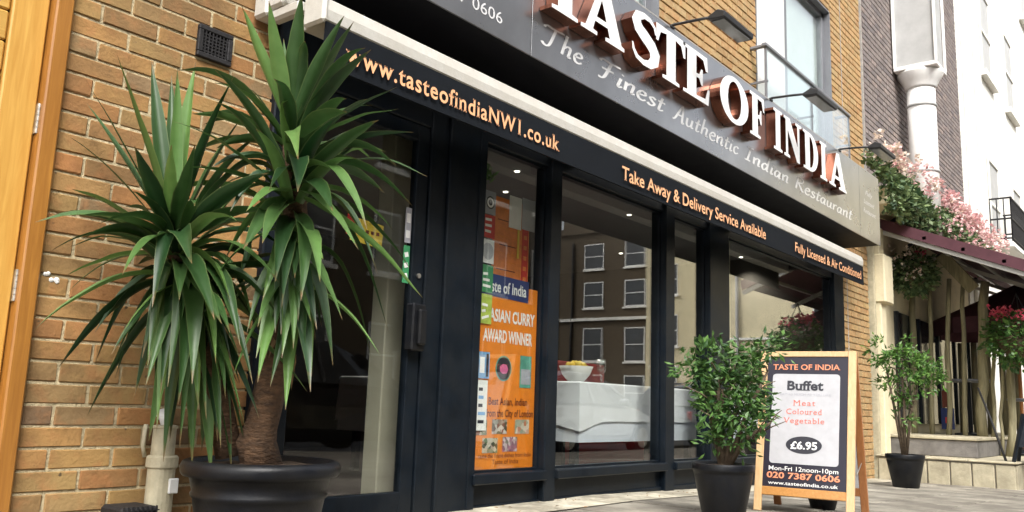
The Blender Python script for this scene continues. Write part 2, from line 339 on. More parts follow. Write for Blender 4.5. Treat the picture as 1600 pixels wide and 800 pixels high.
M['carpet'] = pm('carpet', (0.035, 0.02, 0.018), 0.95, var=0.3, scale=30)
M['cloth'] = pm('white_cloth', (0.82, 0.82, 0.84), 0.85, var=0.03, bump=0.05, bscale=200)
M['cloth_low'] = pm('white_undercloth', (0.74, 0.76, 0.82), 0.85, var=0.03)
M['red_seat'] = pm('red_upholstery', (0.33, 0.018, 0.022), 0.6, var=0.2)
M['jamb'] = pm('beige_jamb', (0.46, 0.42, 0.32), 0.7, var=0.1, scale=4)
M['downlight'] = emit_mat('downlight', (1.0, 0.93, 0.78), 4.0)

add_spots(M['slab'], 11, (0.10, 0.14), (0.06, 0.055, 0.05), 0.8, (2.3, (0.12, 0.105, 0.085), 0.8))
add_spots(M['cement'], 14, (0.12, 0.2), (0.10, 0.09, 0.07), 0.6, (3.0, (0.17, 0.15, 0.11), 0.7))
add_spots(M['stone'], 8, (0.1, 0.15), (0.15, 0.13, 0.09), 0.5, (2.2, (0.22, 0.19, 0.13), 0.5))
add_spots(M['frame'], 10, (0.05, 0.07), (0.06, 0.06, 0.055), 0.0, (3.2, (0.013, 0.0155, 0.018), 0.6))
add_spots(M['brick'], 10, (0.05, 0.07), (0.1, 0.1, 0.1), 0.0, (2.1, (0.15, 0.088, 0.04), 0.6))
add_spots(M['panel'], 10, (0.05, 0.07), (0.1, 0.1, 0.1), 0.0, (1.6, (0.23, 0.235, 0.24), 0.5))
add_spots(M['cassette'], 10, (0.05, 0.07), (0.1, 0.1, 0.1), 0.0, (5.0, (0.48, 0.45, 0.39), 0.5))
add_spots(M['plastic'], 10, (0.05, 0.07), (0.1, 0.1, 0.1), 0.0, (6.0, (0.015, 0.0145, 0.0135), 0.6))
def flat(name, col, rough=0.5, var=0.06): 
    M[name] = pm(name, col, rough, var=var, scale=20); return M[name]
flat('p_orange', (0.80, 0.235, 0.018), 0.35, 0.08); flat('p_faded', (0.78, 0.23, 0.05), 0.5, 0.22); flat('p_blue', (0.016, 0.035, 0.15), 0.4)
flat('p_white', (0.84, 0.83, 0.80), 0.5); flat('p_darkred', (0.16, 0.03, 0.012), 0.5); flat('p_red', (0.62, 0.035, 0.03), 0.5)
flat('p_green', (0.05, 0.28, 0.11), 0.5); flat('p_black', (0.018, 0.018, 0.024), 0.4); flat('p_pink', (0.62, 0.13, 0.30), 0.5)
flat('p_teal', (0.10, 0.34, 0.26), 0.5, 0.4); flat('p_yellow', (0.78, 0.55, 0.06), 0.5); flat('p_lblue', (0.20, 0.38, 0.62), 0.5); flat('p_lime', (0.45, 0.55, 0.10), 0.5, 0.3)
flat('p_salmon', (0.72, 0.17, 0.12), 0.5); flat('p_ink', (0.03, 0.03, 0.04), 0.5); flat('p_card', (0.47, 0.47, 0.49), 0.5); flat('p_boardblack', (0.020, 0.018, 0.030), 0.4)
flat('p_heading', (0.82, 0.30, 0.16), 0.5); flat('p_grey', (0.40, 0.40, 0.44), 0.5)
def food_mat(name, cols, scale):
    m, t, p = nodes_of(name); L = t.links; tc = N(t, 'ShaderNodeTexCoord')
    v = N(t, 'ShaderNodeTexVoronoi'); v.inputs['Scale'].default_value = scale; L.new(tc.outputs['Object'], v.inputs['Vector'])
    sp = N(t, 'ShaderNodeSeparateColor'); L.new(v.outputs['Color'], sp.inputs[0])
    k = len(cols); r = ramp(t, [(i/(k-1), c) for i, c in enumerate(cols)]); L.new(sp.outputs[0], r.inputs[0])
    L.new(r.outputs[0], p.inputs['Base Color']); p.inputs['Roughness'].default_value = 0.35; M[name] = m
food_mat('food_a', [(0.03, 0.03, 0.02), (0.10, 0.16, 0.06), (0.55, 0.5, 0.4), (0.2, 0.05, 0.03)], 38)
food_mat('food_b', [(0.25, 0.06, 0.05), (0.05, 0.1, 0.06), (0.6, 0.55, 0.5), (0.1, 0.03, 0.02)], 42)
food_mat('food_c', [(0.5, 0.4, 0.3), (0.2, 0.3, 0.22), (0.7, 0.6, 0.5), (0.45, 0.12, 0.05)], 36)
food_mat('food_d', [(0.5, 0.22, 0.3), (0.2, 0.08, 0.12), (0.7, 0.6, 0.6), (0.1, 0.12, 0.05)], 44)

# ------------------------------------------------------------------ lettering
_tcache = {}
def text_2d(txt, bold=0.0, shear=0.0, serif=0.0, spacing=1.0):
    """outline letters as a flat mesh (list of verts, faces) in its own units"""
    key = (txt, bold, shear, serif, spacing)
    if key in _tcache: return _tcache[key]
    c = bpy.data.curves.new('t', 'FONT'); c.body = txt; c.size = 1; c.offset = bold; c.shear = shear; c.fill_mode = 'FRONT'; c.resolution_u = 3
    c.space_character = spacing
    o = bpy.data.objects.new('t', c); COL.objects.link(o)
    dg = bpy.context.evaluated_depsgraph_get(); me = bpy.data.meshes.new_from_object(o.evaluated_get(dg))
    vs = [Vector((v.co.x, v.co.y)) for v in me.vertices]; fs = [tuple(p.vertices) for p in me.polygons]
    if serif:
        cnt = {}
        for f in fs:
            for i in range(len(f)):
                e = tuple(sorted((f[i], f[(i+1) % len(f)]))); cnt[e] = cnt.get(e, 0)+1
        bars = []
        for (i, j), n in cnt.items():
            if n > 1: continue
            a, b = vs[i], vs[j]
            if abs(a.y-b.y) < 0.004 and 0.05 < abs(a.x-b.x) < 0.2:
                y = a.y; x0, x1 = sorted((a.x, b.x))
                if abs(y) < 0.03: bars.append((x0-serif, x1+serif, y, y+0.055))
                elif y > 0.4: bars.append((x0-serif, x1+serif*0.4, y-0.055, y))
        for x0, x1, y0, y1 in bars:
            k = len(vs); vs += [Vector((x0, y0)), Vector((x1, y0)), Vector((x1, y1)), Vector((x0, y1))]; fs.append((k, k+1, k+2, k+3))
    bpy.data.objects.remove(o); bpy.data.curves.remove(c); bpy.data.meshes.remove(me)
    _tcache[key] = (vs, fs); return vs, fs
def letter_mesh(name, txt, O, U, V, width, height, mat, parent, bold=0.0, shear=0.0, serif=0.0, spacing=1.0, thick=0.0015):
    """fit a line of lettering into width x height (height of the capitals box) with its lower left at O; U right, V up"""
    vs, fs = text_2d(txt, bold, shear, serif, spacing)
    x0 = min(v.x for v in vs); x1 = max(v.x for v in vs); y1 = max(v.y for v in vs)
    y0 = 0.0
    sx = width/(x1-x0); sy = height/(y1-y0)
    O, U, V = Vector(O), Vector(U), Vector(V); Nn = U.cross(V)
    mb = MB(); zs = 0.0
    pts = [O + U*((v.x-x0)*sx) + V*((v.y-y0)*sy) for v in vs]
    mb.add(pts, fs)
    o = mb.build(name, mat, parent)
    return o
PEN = {
 'T': (.75, [[(0, .82), (.08, .95), (.35, .93), (.75, .98)], [(.42, .95), (.36, .4), (.28, .04), (.12, 0), (.04, .1)]]),
 'h': (.5, [[(.12, 1), (.06, 0)], [(.07, .3), (.2, .48), (.33, .45), (.32, .2), (.32, .02), (.42, .05)]]),
 'e': (.42, [[(.05, .25), (.3, .32), (.28, .47), (.14, .48), (.04, .25), (.1, .03), (.25, 0), (.36, .1)]]),
 'F': (.7, [[(0, .82), (.08, .95), (.35, .93), (.7, .98)], [(.38, .94), (.32, .4), (.24, .02), (.08, -.02)], [(.12, .5), (.52, .53)]]),
 'i': (.25, [[(.1, .48), (.06, .05), (.12, 0), (.2, .08)], [(.12, .68), (.14, .73)]]),
 'n': (.48, [[(.05, .48), (.06, 0)], [(.07, .3), (.2, .48), (.32, .45), (.31, .2), (.32, .02), (.42, .06)]]),
 's': (.38, [[(.3, .42), (.18, .48), (.08, .4), (.16, .27), (.28, .16), (.22, .02), (.1, 0), (.02, .07)]]),
 't': (.33, [[(.16, .75), (.1, .1), (.16, 0), (.28, .08)], [(0, .48), (.3, .5)]]),
 'A': (.66, [[(0, 0), (.12, .1), (.4, .95), (.48, 0), (.58, .04)], [(.18, .35), (.48, .37)]]),
 'u': (.48, [[(.05, .48), (.05, .12), (.14, 0), (.28, .12), (.32, .48)], [(.32, .48), (.31, .05), (.42, .05)]]),
 'c': (.38, [[(.3, .4), (.2, .48), (.06, .36), (.05, .12), (.16, 0), (.32, .1)]]),
 'I': (.42, [[(.05, .9), (.35, .97)], [(.22, .94), (.14, .03)], [(0, .02), (.3, .05)]]),
 'd': (.5, [[(.3, .42), (.16, .47), (.04, .25), (.1, .02), (.22, .06), (.32, .3)], [(.38, 1), (.32, .08), (.42, .04)]]),
 'a': (.48, [[(.3, .42), (.16, .47), (.04, .25), (.1, .02), (.22, .06), (.32, .35)], [(.34, .47), (.31, .06), (.41, .04)]]),
 'R': (.65, [[(.14, .92), (.08, 0)], [(0, .85), (.2, .97), (.46, .88), (.42, .62), (.12, .5)], [(.2, .5), (.45, .08), (.6, 0)]]),
 'r': (.34, [[(.05, .48), (.06, 0)], [(.07, .28), (.18, .46), (.3, .45)]]),
}
def pen_lettering(name, txt, O, width, height, mat, parent):
    """handwriting drawn with a broad nib, on the plane facing -Y"""
    tot = sum(PEN[c][0] for c in txt); sx = width/tot; x = 0.0; mb = MB(); lift = 0.0
    for c in txt:
        adv, strokes = PEN[c]
        for st in strokes:
            P = [Vector((px+x+0.16*py, py)) for px, py in st]; Q = []
            for i in range(len(P)-1):
                a, b, c2, d = P[max(i-1, 0)], P[i], P[i+1], P[min(i+2, len(P)-1)]
                for k in range(5):
                    t = k/5; Q.append(0.5*((2*b)+(c2-a)*t+(2*a-5*b+4*c2-d)*t*t+(3*b-a-3*c2+d)*t**3))
            Q.append(P[-1]); n0 = len(mb.v); lift += 0.00002
            for i, q in enumerate(Q):
                d = (Q[min(i+1, len(Q)-1)]-Q[max(i-1, 0)]).normalized(); ang = math.atan2(d.y, d.x)
                hw = 0.030+0.034*abs(math.sin(ang-rad(35))); nn = Vector((-d.y, d.x))*hw
                for sgn in (1, -1):
                    w_ = q+nn*sgn; mb.v.append(Vector((O[0]+w_.x*sx, O[1]-lift, O[2]+w_.y*height)))
            for i in range(len(Q)-1): mb.f.append((n0+2*i, n0+2*i+1, n0+2*i+3, n0+2*i+2)); mb.m.append(0)
        x += adv
    return mb.build(name, mat, parent)
def outline_mesh(polys, depth):
    """closed 2-D outlines (holes allowed) -> solid letter: verts, faces, with a flag for front faces"""
    c = bpy.data.curves.new('g', 'CURVE'); c.dimensions = '2D'; c.fill_mode = 'BOTH'; c.extrude = depth/2
    for poly in polys:
        sp = c.splines.new('POLY'); sp.points.add(len(poly)-1); sp.use_cyclic_u = True
        for p, q in zip(sp.points, poly): p.co = (q[0], q[1], 0, 1)
    o = bpy.data.objects.new('g', c); COL.objects.link(o)
    dg = bpy.context.evaluated_depsgraph_get(); me = bpy.data.meshes.new_from_object(o.evaluated_get(dg))
    vs = [v.co.copy() for v in me.vertices]; fs = [(tuple(p.vertices), p.normal.z) for p in me.polygons]
    bpy.data.objects.remove(o); bpy.data.curves.remove(c); bpy.data.meshes.remove(me)
    return vs, fs

# ================================================================== THE SETTING
mb = MB(); mb.add([(-250, -250, -0.62), (350, -250, -0.62), (350, 250, -0.62), (-250, 250, -0.62)], [(0, 1, 2, 3)])
g = mb.build('ground', M['asphalt']); tag(g, kind='structure', label='dark ground beneath the street')
mb = MB()
xs = [-30, 5, 11.5, 70]
for i in range(3):
    a, b = xs[i], xs[i+1]
    mb.add([(a, -5.2, gz(a)-0.13), (b, -5.2, gz(b)-0.13), (b, -13.0, gz(b)-0.13), (a, -13.0, gz(a)-0.13)], [(3, 2, 1, 0)])
mb.add([(70, -5.2, -0.296), (70, -60, -0.296), (11.5, -60, -0.296), (11.5, -13, -0.296), (70, -13, -0.296)], [(4, 3, 2, 1)])
tag(mb.build('road', M['asphalt']), kind='structure', label='dark asphalt road beyond the pavement')
mb = MB()
for i in range(3):
    a, b = xs[i], xs[i+1]
    mb.add([(a, 0.4, gz(a)-0.012), (b, 0.4, gz(b)-0.012), (b, -5.0, gz(b)-0.012), (a, -5.0, gz(a)-0.012), (a, -5.2, gz(a)-0.02), (b, -5.2, gz(b)-0.02), (b, -5.2, gz(b)-0.4), (a, -5.2, gz(a)-0.4)],
           [(3, 2, 1, 0), (4, 5, 2, 3), (4, 7, 6, 5)])
pav = mb.build('pavement', M['bed']); tag(pav, kind='structure', label='pale stone slab pavement in front of the shop')
mb = MB()
for i in range(3):
    a, b = xs[i], xs[i+1]; mb.box(a, b, -15.0, -13.0, -0.3, gz(b)-0.02+0.0)
tag(mb.build('far_pavement', M['slab']), kind='structure', label='pale pavement on the other side of the road')
# slabs, laid in rows with broken joints
slab_me = []
for k in range(4):
    mb = MB(); w_, d_ = 0.592, 0.442
    mb.box(-w_/2, w_/2, -d_/2, d_/2, -0.04, 0)
    o = mb.build('s', M['slab'], bevel=0.007); 
    for v in o.data.vertices: v.co += Vector((RN.uniform(-.003, .003), RN.uniform(-.003, .003), RN.uniform(-.0015, .0015)))
    slab_me.append(o.data); bpy.data.objects.remove(o)
sl_th = math.atan(0.0255)
for r in range(7):
    y = -0.30 - 0.225 - r*0.45; x = 2.1 + (0.3 if r % 2 else 0)
    while x < 12.6:
        o = link('paving_slab', RN.choice(slab_me), pav); o.location = (x, y, gz(x) + RN.uniform(-0.002, 0.002))
        o.rotation_euler = (RN.uniform(-.003, .003), (sl_th if 5 < x < 11.5 else 0)+RN.uniform(-.003, .003), RN.uniform(-.004, .004)); x += 0.6
mb = MB()
n = 60
for i in range(n+1):
    x = 3.0 + i*(10.8-3.0)/n
    mb.v += [Vector((x, -0.285+0.012*mnoise.noise(Vector((x*3, 0, 0))), gz(x)+0.001)), Vector((x, 0.03, gz(x)+0.012+0.006*mnoise.noise(Vector((x*2, 5, 0)))))]
for i in range(n): mb.f.append((2*i, 2*i+2, 2*i+3, 2*i+1)); mb.m.append(0)
mb.build('cement_strip', M['cement'], pav, smooth=True)

# ================================================================== RESTAURANT BUILDING
bld = thing('brick_building', 'yellow-brown brick building that carries the black restaurant front', 'building', (1.28, 0, 0))
SFX0, SFX1 = 2.17, 9.82
wall = MB()
wall.box(1.30, SFX0, 0.0055, 0.35, -0.4, 2.62)                 # left of the front
wall.box(9.82, 10.84, 0.012, 0.35, -0.5, 2.62)                # right pier
# upper storey with openings [4.1,5.65] and [7.55,9.70], z 3.2..5.25
for (a, b, z0, z1) in ((-1.5, 4.1, 2.62, 9.5), (4.1, 5.65, 2.62, 3.2), (4.1, 5.65, 5.25, 9.5), (5.65, 7.55, 2.62, 9.5), (7.55, 9.70, 2.62, 3.2), (7.55, 9.70, 5.25, 9.5), (9.70, 10.84, 2.62, 9.5)):
    wall.box(a, b, 0.013, 0.35, z0, z1)
wall.box(10.5, 10.84, 0.35, 9, -0.5, 9.5); wall.box(-1.5, 10.84, 8.7, 9, -0.5, 9.5)
wl = wall.build('wall', M['mortar'], bld)
# individual bricks of the near wall
def brick_mesh(L_, H_, D_, seed, mat):
    r = random.Random(seed); mb = MB(); mb.box(0, L_, 0, D_, 0, H_)
    o = mb.build('b', mat, bevel=0.0035)
    for v in o.data.vertices: v.co += Vector((r.uniform(-.0018, .0018), r.uniform(-.0015, .0015), r.uniform(-.0015, .0015)))
    me = o.data; bpy.data.objects.remove(o); return me
BL, BH = 0.2155, 0.0645
bms = [brick_mesh(BL, BH, 0.05, k, M['brick']) for k in range(5)]
hms = [brick_mesh(0.103, BH, 0.05, 20+k, M['brick']) for k in range(3)]
o_w = origin(wl)
z = -0.005; row = 0
while z < 2.6:
    x = 1.292 - (0.0 if row % 2 else 0.1125)
    while x < SFX0-0.02:
        L_ = BL; me = RN.choice(bms); x0 = x
        if x < 1.285: me = RN.choice(hms); x0 = x+0.1125; L_ = 0.103
        if x0 + L_ > SFX0+0.03: me = RN.choice(hms); L_ = 0.103
        if not (1.60 < x0+L_/2 < 1.0):
            o = link('brick', me, wl); o.location = Vector((x0, 0.0+RN.uniform(-0.0015, 0.002), z)) - o_w
            o.rotation_euler = (RN.uniform(-.01, .01), RN.uniform(-.004, .004), RN.uniform(-.006, .006))
        x += 0.2255
    z += 0.075; row += 1
# bricks of the upper storey and the right pier: real bricks, one part each
def brick_field(name, rects, parent, mat, y=0.0, hole=None):
    mb = MB()
    for (a, b, z0, z1) in rects:
        z = z0; row = int(round(z0/0.075))
        while z < z1:
            x = a - (0.1125 if row % 2 else 0)
            while x < b-0.01:
                xa, xb = max(a, x), min(b, x+BL)
                if xb-xa > 0.03:
                    j = RN.uniform(-.002, .002); e = 0.004
                    zt = min(z+BH, z1)
                    mb.add([(xa+e, y+j, z+e), (xb-e, y+j, z+e), (xb-e, y+j, zt-e), (xa+e, y+j, zt-e), (xa, y+j+0.012, z), (xb, y+j+0.012, z), (xb, y+j+0.012, zt), (xa, y+j+0.012, zt)],
                           [(0, 1, 2, 3), (4, 5, 1, 0), (5, 6, 2, 1), (6, 7, 3, 2), (7, 4, 0, 3)])
                x += 0.2255
            z += 0.075; row += 1
    return tag(mb.build(name, mat, parent), kind='stuff')
brick_field('brick_courses', [(9.83, 10.83, -0.4, 2.62), (3.0, 4.09, 3.0, 5.0), (5.66, 7.54, 2.95, 6.2), (9.71, 10.83, 2.63, 6.2), (7.56, 9.69, 5.27, 6.2), (4.1, 5.65, 5.27, 6.2)], wl, M['brick_far'], y=0.0)
# a slim movement joint on the pier
MB().box(10.05, 10.065, -0.004, 0.0, 2.63, 6.2).build('movement_joint', M['mortar_dark'], wl)
MB().box(10.02, 10.035, -0.004, 0.0, -0.3, 2.2).build('movement_joint', M['mortar_dark'], wl)
# upper windows
def upper_window(x0, x1, z0, z1, mull):
    wd = MB()
    for (a, b, c, d) in ((x0, x0+0.07, z0, z1), (x1-0.09, x1, z0, z1), (x0, x1, z1-0.07, z1), (x0, x1, z0, z0+0.07), (mull, mull+0.10, z0, z1)):
        wd.box(a, b, 0.07, 0.13, c, d)
    f = wd.build('window', M['greyframe'], bld, bevel=0.004)
    for (a, b) in ((x0+0.07, mull), (mull+0.10, x1-0.09)):
        MB().box(a, b, 0.095, 0.102, z0+0.07, z1-0.07).build('pane', M['glass_bal'], f)
    MB().box(x0+0.02, x1-0.02, 0.14, 0.15, z0, z1-0.02).build('blind', M['white'], f)
    mb = MB(); mb.box(x0, x0+0.015, 0.0, 0.34, z0, z1); mb.box(x1-0.015, x1, 0.0, 0.34, z0, z1); mb.box(x0, x1, 0.0, 0.34, z1-0.015, z1)
    mb.build('reveal', M['greyframe'], f)
upper_window(7.55, 9.70, 3.2, 5.25, 8.42); upper_window(4.1, 5.65, 3.2, 5.25, 4.8)
# white curtain panel in the left light
MB().box(7.63, 8.40, 0.05, 0.062, 3.25, 5.15).build('shutter', M['white'], bld, bevel=0.004)
# balcony
bal = thing('balcony', 'glass balustrade with dark handrail outside the upper window', 'balcony', (7.3, 0, 3.0))
MB().bar((7.36, -0.15, 3.97), (9.80, -0.15, 3.97), 0.05, 0.035).bar((7.40, -0.15, 3.97), (7.40, 0.0, 3.97), 0.04, 0.03).bar((9.78, -0.15, 3.97), (9.78, 0.0, 3.97), 0.04, 0.03).build('handrail', M['greyframe'], bal, bevel=0.006)
MB().box(7.42, 8.58, -0.156, -0.144, 3.02, 3.94).build('pane', M['glass_bal'], bal)
MB().box(8.60, 9.76, -0.156, -0.144, 3.02, 3.94).build('pane', M['glass_bal'], bal)
for x in (7.40, 8.59, 9.78):
    MB().bar((x, -0.15, 3.0), (x, -0.15, 3.96), 0.02, 0.02, up=(0, 1, 0)).bar((x, -0.17, 3.62), (x, 0.0, 3.62), 0.018, 0.018).bar((x, -0.17, 3.1), (x, 0.0, 3.1), 0.018, 0.018).build('baluster', M['greyframe'], bal)

# ================================================================== SHOPFRONT
sf = thing('shopfront', 'black painted shopfront of tall panes, posts and low panels', 'shopfront', (2.17, 0, 0))
ZT = 2.06
def fr(name, x0, x1, y0, y1, z0, z1, mat='frame', bevel=0.006, parent=None):
    return MB().box(x0, x1, y0, y1, z0, z1).build(name, M[mat], parent or sf, bevel=bevel)
fr('jamb', 2.175, 2.30, -0.03, 0.12, -0.1, 2.42)
fr('post', 3.19, 3.32, -0.012, 0.12, -0.1, 2.42)
p_ = fr('pilaster', 3.32, 3.60, -0.03, 0.12, -0.2, 2.42)
fr('pilaster_edge', 3.56, 3.62, -0.036, -0.028, -0.2, 2.42, parent=p_)
for a, b in ((4.255, 4.37), (5.73, 5.87), (6.47, 6.84), (9.50, 9.815)):
    fr('mullion', a, b, -0.03, 0.10, -0.3, 2.42)
fr('mullion', 6.93, 7.02, 0.045, 0.12, 0.2, 2.42, 'jamb')
fr('transom', 3.60, 9.50, -0.008, 0.10, ZT, 2.42)
fr('transom', 2.30, 3.19, -0.006, 0.10, 2.02, 2.42)
BAYS = ((3.60, 4.255), (4.37, 5.73), (5.87, 6.47), (6.84, 9.50))
for a, b in BAYS:
    fr('sill', a-0.004, b+0.004, -0.055, 0.10, 0.135, 0.192)
    fr('kick_panel', a, b, 0.012, 0.10, -0.3, 0.135)
    fr('kick_rail', a, b, -0.004, 0.011, -0.3, 0.02)
    MB().box(a, b, 0.035, 0.041, 0.19, ZT).build('pane', M['glass'], sf)
    mb = MB(); e = 0.014
    mb.box(a, a+e, 0.018, 0.06, 0.192, ZT); mb.box(b-e, b, 0.018, 0.06, 0.192, ZT); mb.box(a+e, b-e, 0.018, 0.06, ZT-e, ZT); mb.box(a+e, b-e, 0.018, 0.06, 0.192, 0.192+e)
    mb.build('bead', M['frame'], sf)
# glass door
dr = MB()
dr.box(2.305, 2.39, 0.0, 0.05, 0.01, 2.015); dr.box(3.10, 3.185, 0.0, 0.05, 0.01, 2.015); dr.box(2.39, 3.10, 0.0, 0.05, 1.93, 2.015); dr.box(2.39, 3.10, 0.0, 0.05, 0.01, 0.125)
door = dr.build('door', M['frame'], sf, bevel=0.004)
MB().box(2.39, 3.10, 0.022, 0.030, 0.125, 1.93).build('pane', M['glass'], door)
MB().box(3.07, 3.165, -0.06, -0.001, 0.82, 1.06).box(3.095, 3.15, -0.085, -0.06, 0.85, 1.03).build('lock_box', M['plastic'], door, bevel=0.008)
MB().lathe([(0.012, 0), (0.012, 0.006), (0.006, 0.009)], (0, 0, 0), 12)
kb = MB(); kb.tube([(3.145, -0.002, 1.21), (3.145, -0.012, 1.21)], 0.013, 12); kb.build('keyhole', M['steel'], door)
# stickers on the door glass
def sheet(name, x0, x1, z0, z1, y, mat, parent, tilt=0.0, th=0.0015):
    cx, cz = (x0+x1)/2, (z0+z1)/2; c_, s_ = math.cos(tilt), math.sin(tilt)
    pts = []
    for yy in (y, y+th):
        for (x, zz) in ((x0, z0), (x1, z0), (x1, z1), (x0, z1)):
            dx, dz = x-cx, zz-cz; pts.append((cx+dx*c_-dz*s_, yy, cz+dx*s_+dz*c_))
    return MB().add(pts, [(0, 1, 2, 3), (7, 6, 5, 4), (0, 4, 5, 1), (1, 5, 6, 2), (2, 6, 7, 3), (3, 7, 4, 0)]).build(name, M[mat], parent)
st = thing('green_door_sticker', 'narrow green sticker with white marks on the glass door', 'sticker', (3.08, 0.018, 1.18))
sheet('backing', 3.05, 3.094, 1.165, 1.36, 0.016, 'p_green', st)
for k in range(3): sheet('print', 3.058, 3.084, 1.19+k*0.055, 1.215+k*0.055, 0.0145, 'p_white', st, tilt=0.3)
st = thing('clear_door_card', 'pale clear card above the green sticker on the door', 'card', (3.08, 0.018, 1.38))
sheet('backing', 3.052, 3.094, 1.375, 1.56, 0.016, 'p_grey', st); sheet('print', 3.06, 3.086, 1.40, 1.44, 0.0145, 'p_white', st); sheet('print', 3.06, 3.086, 1.48, 1.53, 0.0145, 'p_white', st)
st = thing('yellow_door_sign', 'small yellow sign with a red corner inside the door', 'sign', (2.8, 0.06, 1.33))
sheet('backing', 2.73, 2.94, 1.33, 1.45, 0.06, 'p_yellow', st, tilt=-0.06); sheet('print', 2.70, 2.765, 1.36, 1.46, 0.058, 'p_red', st, tilt=-0.06)
for k in range(4): sheet('print', 2.79+k*0.035, 2.81+k*0.035, 1.385, 1.402, 0.058, 'p_darkred', st)

# ================================================================== INTERIOR OF THE RESTAURANT
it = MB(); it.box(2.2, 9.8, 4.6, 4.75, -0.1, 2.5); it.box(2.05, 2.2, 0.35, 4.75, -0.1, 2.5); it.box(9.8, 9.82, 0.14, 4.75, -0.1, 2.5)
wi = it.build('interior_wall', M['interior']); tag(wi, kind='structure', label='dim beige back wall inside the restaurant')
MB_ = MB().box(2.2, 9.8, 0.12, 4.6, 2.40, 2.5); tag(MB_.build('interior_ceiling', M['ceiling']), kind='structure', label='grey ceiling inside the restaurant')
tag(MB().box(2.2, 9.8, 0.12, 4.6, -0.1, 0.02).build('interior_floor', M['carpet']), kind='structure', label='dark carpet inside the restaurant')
tag(fr('partition', 3.20, 3.42, 0.28, 0.40, 0.02, 2.4, 'jamb'), 'beige pillar standing just inside the glass door', 'pillar'); bpy.data.objects['partition'].parent = None; bpy.data.objects['partition'].location = origin(sf)
lab = ['above the orange poster window', 'left of centre in the wide pane', 'right of centre in the wide pane', 'deep behind the wide pane', 'behind the right-hand pane', 'deep behind the orange poster']
for k, p in enumerate(((808, 268, 1.2), (983, 336, 1.3), (1095, 352, 1.1), (970, 396, 2.4), (1158, 402, 1.2), (790, 300, 2.6))):
    q = at_Y(p[0], p[1], p[2]); x = CAM.x + (q.x-CAM.x)*1.0
    d_ = ray(p[0], p[1]); q = CAM + d_*((2.39-CAM.z)/d_.z)
    if not (2.3 < q.x < 9.7 and 0.2 < q.y < 4.5): continue
    t_ = thing('ceiling_downlight', 'small lit ceiling spotlight ' + lab[k], 'light', (q.x, q.y, 2.40), group='spotlights in the restaurant ceiling')
    MB().lathe([(0.03, -0.006), (0.035, 0.0)], (q.x, q.y, 2.398), 16).build('ring', M['lead'], t_)
    MB().lathe([(0.02, -0.010), (0.02, -0.007)], (q.x, q.y, 2.398), 16).build('bulb', M['downlight'], t_)
    ld = bpy.data.lights.new('spot_beam', 'SPOT'); ld.energy = 26; ld.spot_size = rad(115); ld.spot_blend = 0.8; ld.shadow_soft_size = 0.04; ld.color = (1.0, 0.93, 0.82)
    lo_ = bpy.data.objects.new('spot_beam', ld); COL.objects.link(lo_); lo_.parent = t_; lo_.location = (0, 0, -0.03)
def cloth_table(x0, x1, y0, y1, label):
    t_ = thing('dining_table', label, 'table', ((x0+x1)/2, (y0+y1)/2, 0.02), group='white clothed tables in the window')
    MB().box(x0+0.05, x1-0.05, y0+0.05, y1-0.05, 0.70, 0.735).build('table_top', M['wood_red'], t_)
    for a in (x0+0.1, x1-0.1):
        for b in (y0+0.1, y1-0.1): MB().box(a-0.025, a+0.025, b-0.025, b+0.025, 0.02, 0.70).build('leg', M['black'], t_)
    def skirt(name, zlow, grow, mat, corner):
        mb = MB(); n = 26; per = []
        for i in range(n): per.append((x0+(x1-x0)*i/n, y0, 0, -1))
        for i in range(n//2): per.append((x1, y0+(y1-y0)*i/(n//2), 1, 0))
        for i in range(n): per.append((x1-(x1-x0)*i/n, y1, 0, 1))
        for i in range(n//2): per.append((x0, y1-(y1-y0)*i/(n//2), -1, 0))
        k = len(per)
        for lv, zz in enumerate((0.745, 0.735, 0.62, 0.5, zlow)):
            for i, (x, y, nx, ny) in enumerate(per):
                fo = 0.0 if lv == 0 else grow*(0.4+0.6*lv/4)*(1+0.6*mnoise.noise(Vector((x*7, y*7, lv*0.3))))
                dc = min(math.hypot(x-cx, y-cy) for cx in (x0, x1) for cy in (y0, y1))
                drop = corner*max(0, 1-dc/0.28) if lv == 4 else 0.0
                ox = fo*nx; oy = fo*ny
                if dc < 0.05: ox = fo*(1 if x > (x0+x1)/2 else -1); oy = fo*(1 if y > (y0+y1)/2 else -1)
                mb.v.append(Vector((x+ox, y+oy, zz-drop)))
        for lv in range(4):
            for i in range(k): mb.f.append((lv*k+i, (lv+1)*k+i, (lv+1)*k+(i+1) % k, lv*k+(i+1) % k)); mb.m.append(0)
        mb.f.append(tuple(range(k))); mb.m.append(0)
        return mb.build(name, M[mat], t_, smooth=False)
    skirt('under_cloth', 0.33, 0.008, 'cloth_low', 0.0)
    for v in t_.children[-1].data.vertices: v.co.z -= 0.004
    skirt('top_cloth', 0.47, 0.02, 'cloth', 0.07)
    return t_
cloth_table(5.06, 7.20, 0.28, 0.60, 'long white clothed table behind the wide middle pane')
cloth_table(7.50, 9.1, 0.30, 0.65, 'white clothed table behind the right-hand pane')
cloth_table(4.55, 5.6, 1.5, 2.2, 'white clothed table further back behind the left mullion')
bs = thing('red_bench', 'red upholstered bench under the long white table', 'bench', (6.0, 0.97, 0.02))
MB().box(5.3, 6.7, 0.70, 1.1, 0.10, 0.46).build('seat', M['red_seat'], bs, bevel=0.03, seg=2)
MB().box(5.3, 6.7, 1.12, 1.24, 0.08, 0.95).build('backrest', M['red_seat'], bs, bevel=0.03, seg=2)
MB().box(5.35, 6.65, 0.75, 1.2, 0.02, 0.10).build('plinth', M['black'], bs)
bw = thing('white_bowl', 'white bowl piled with yellow food on the long white table', 'bowl', (5.22, 0.42, 0.748))
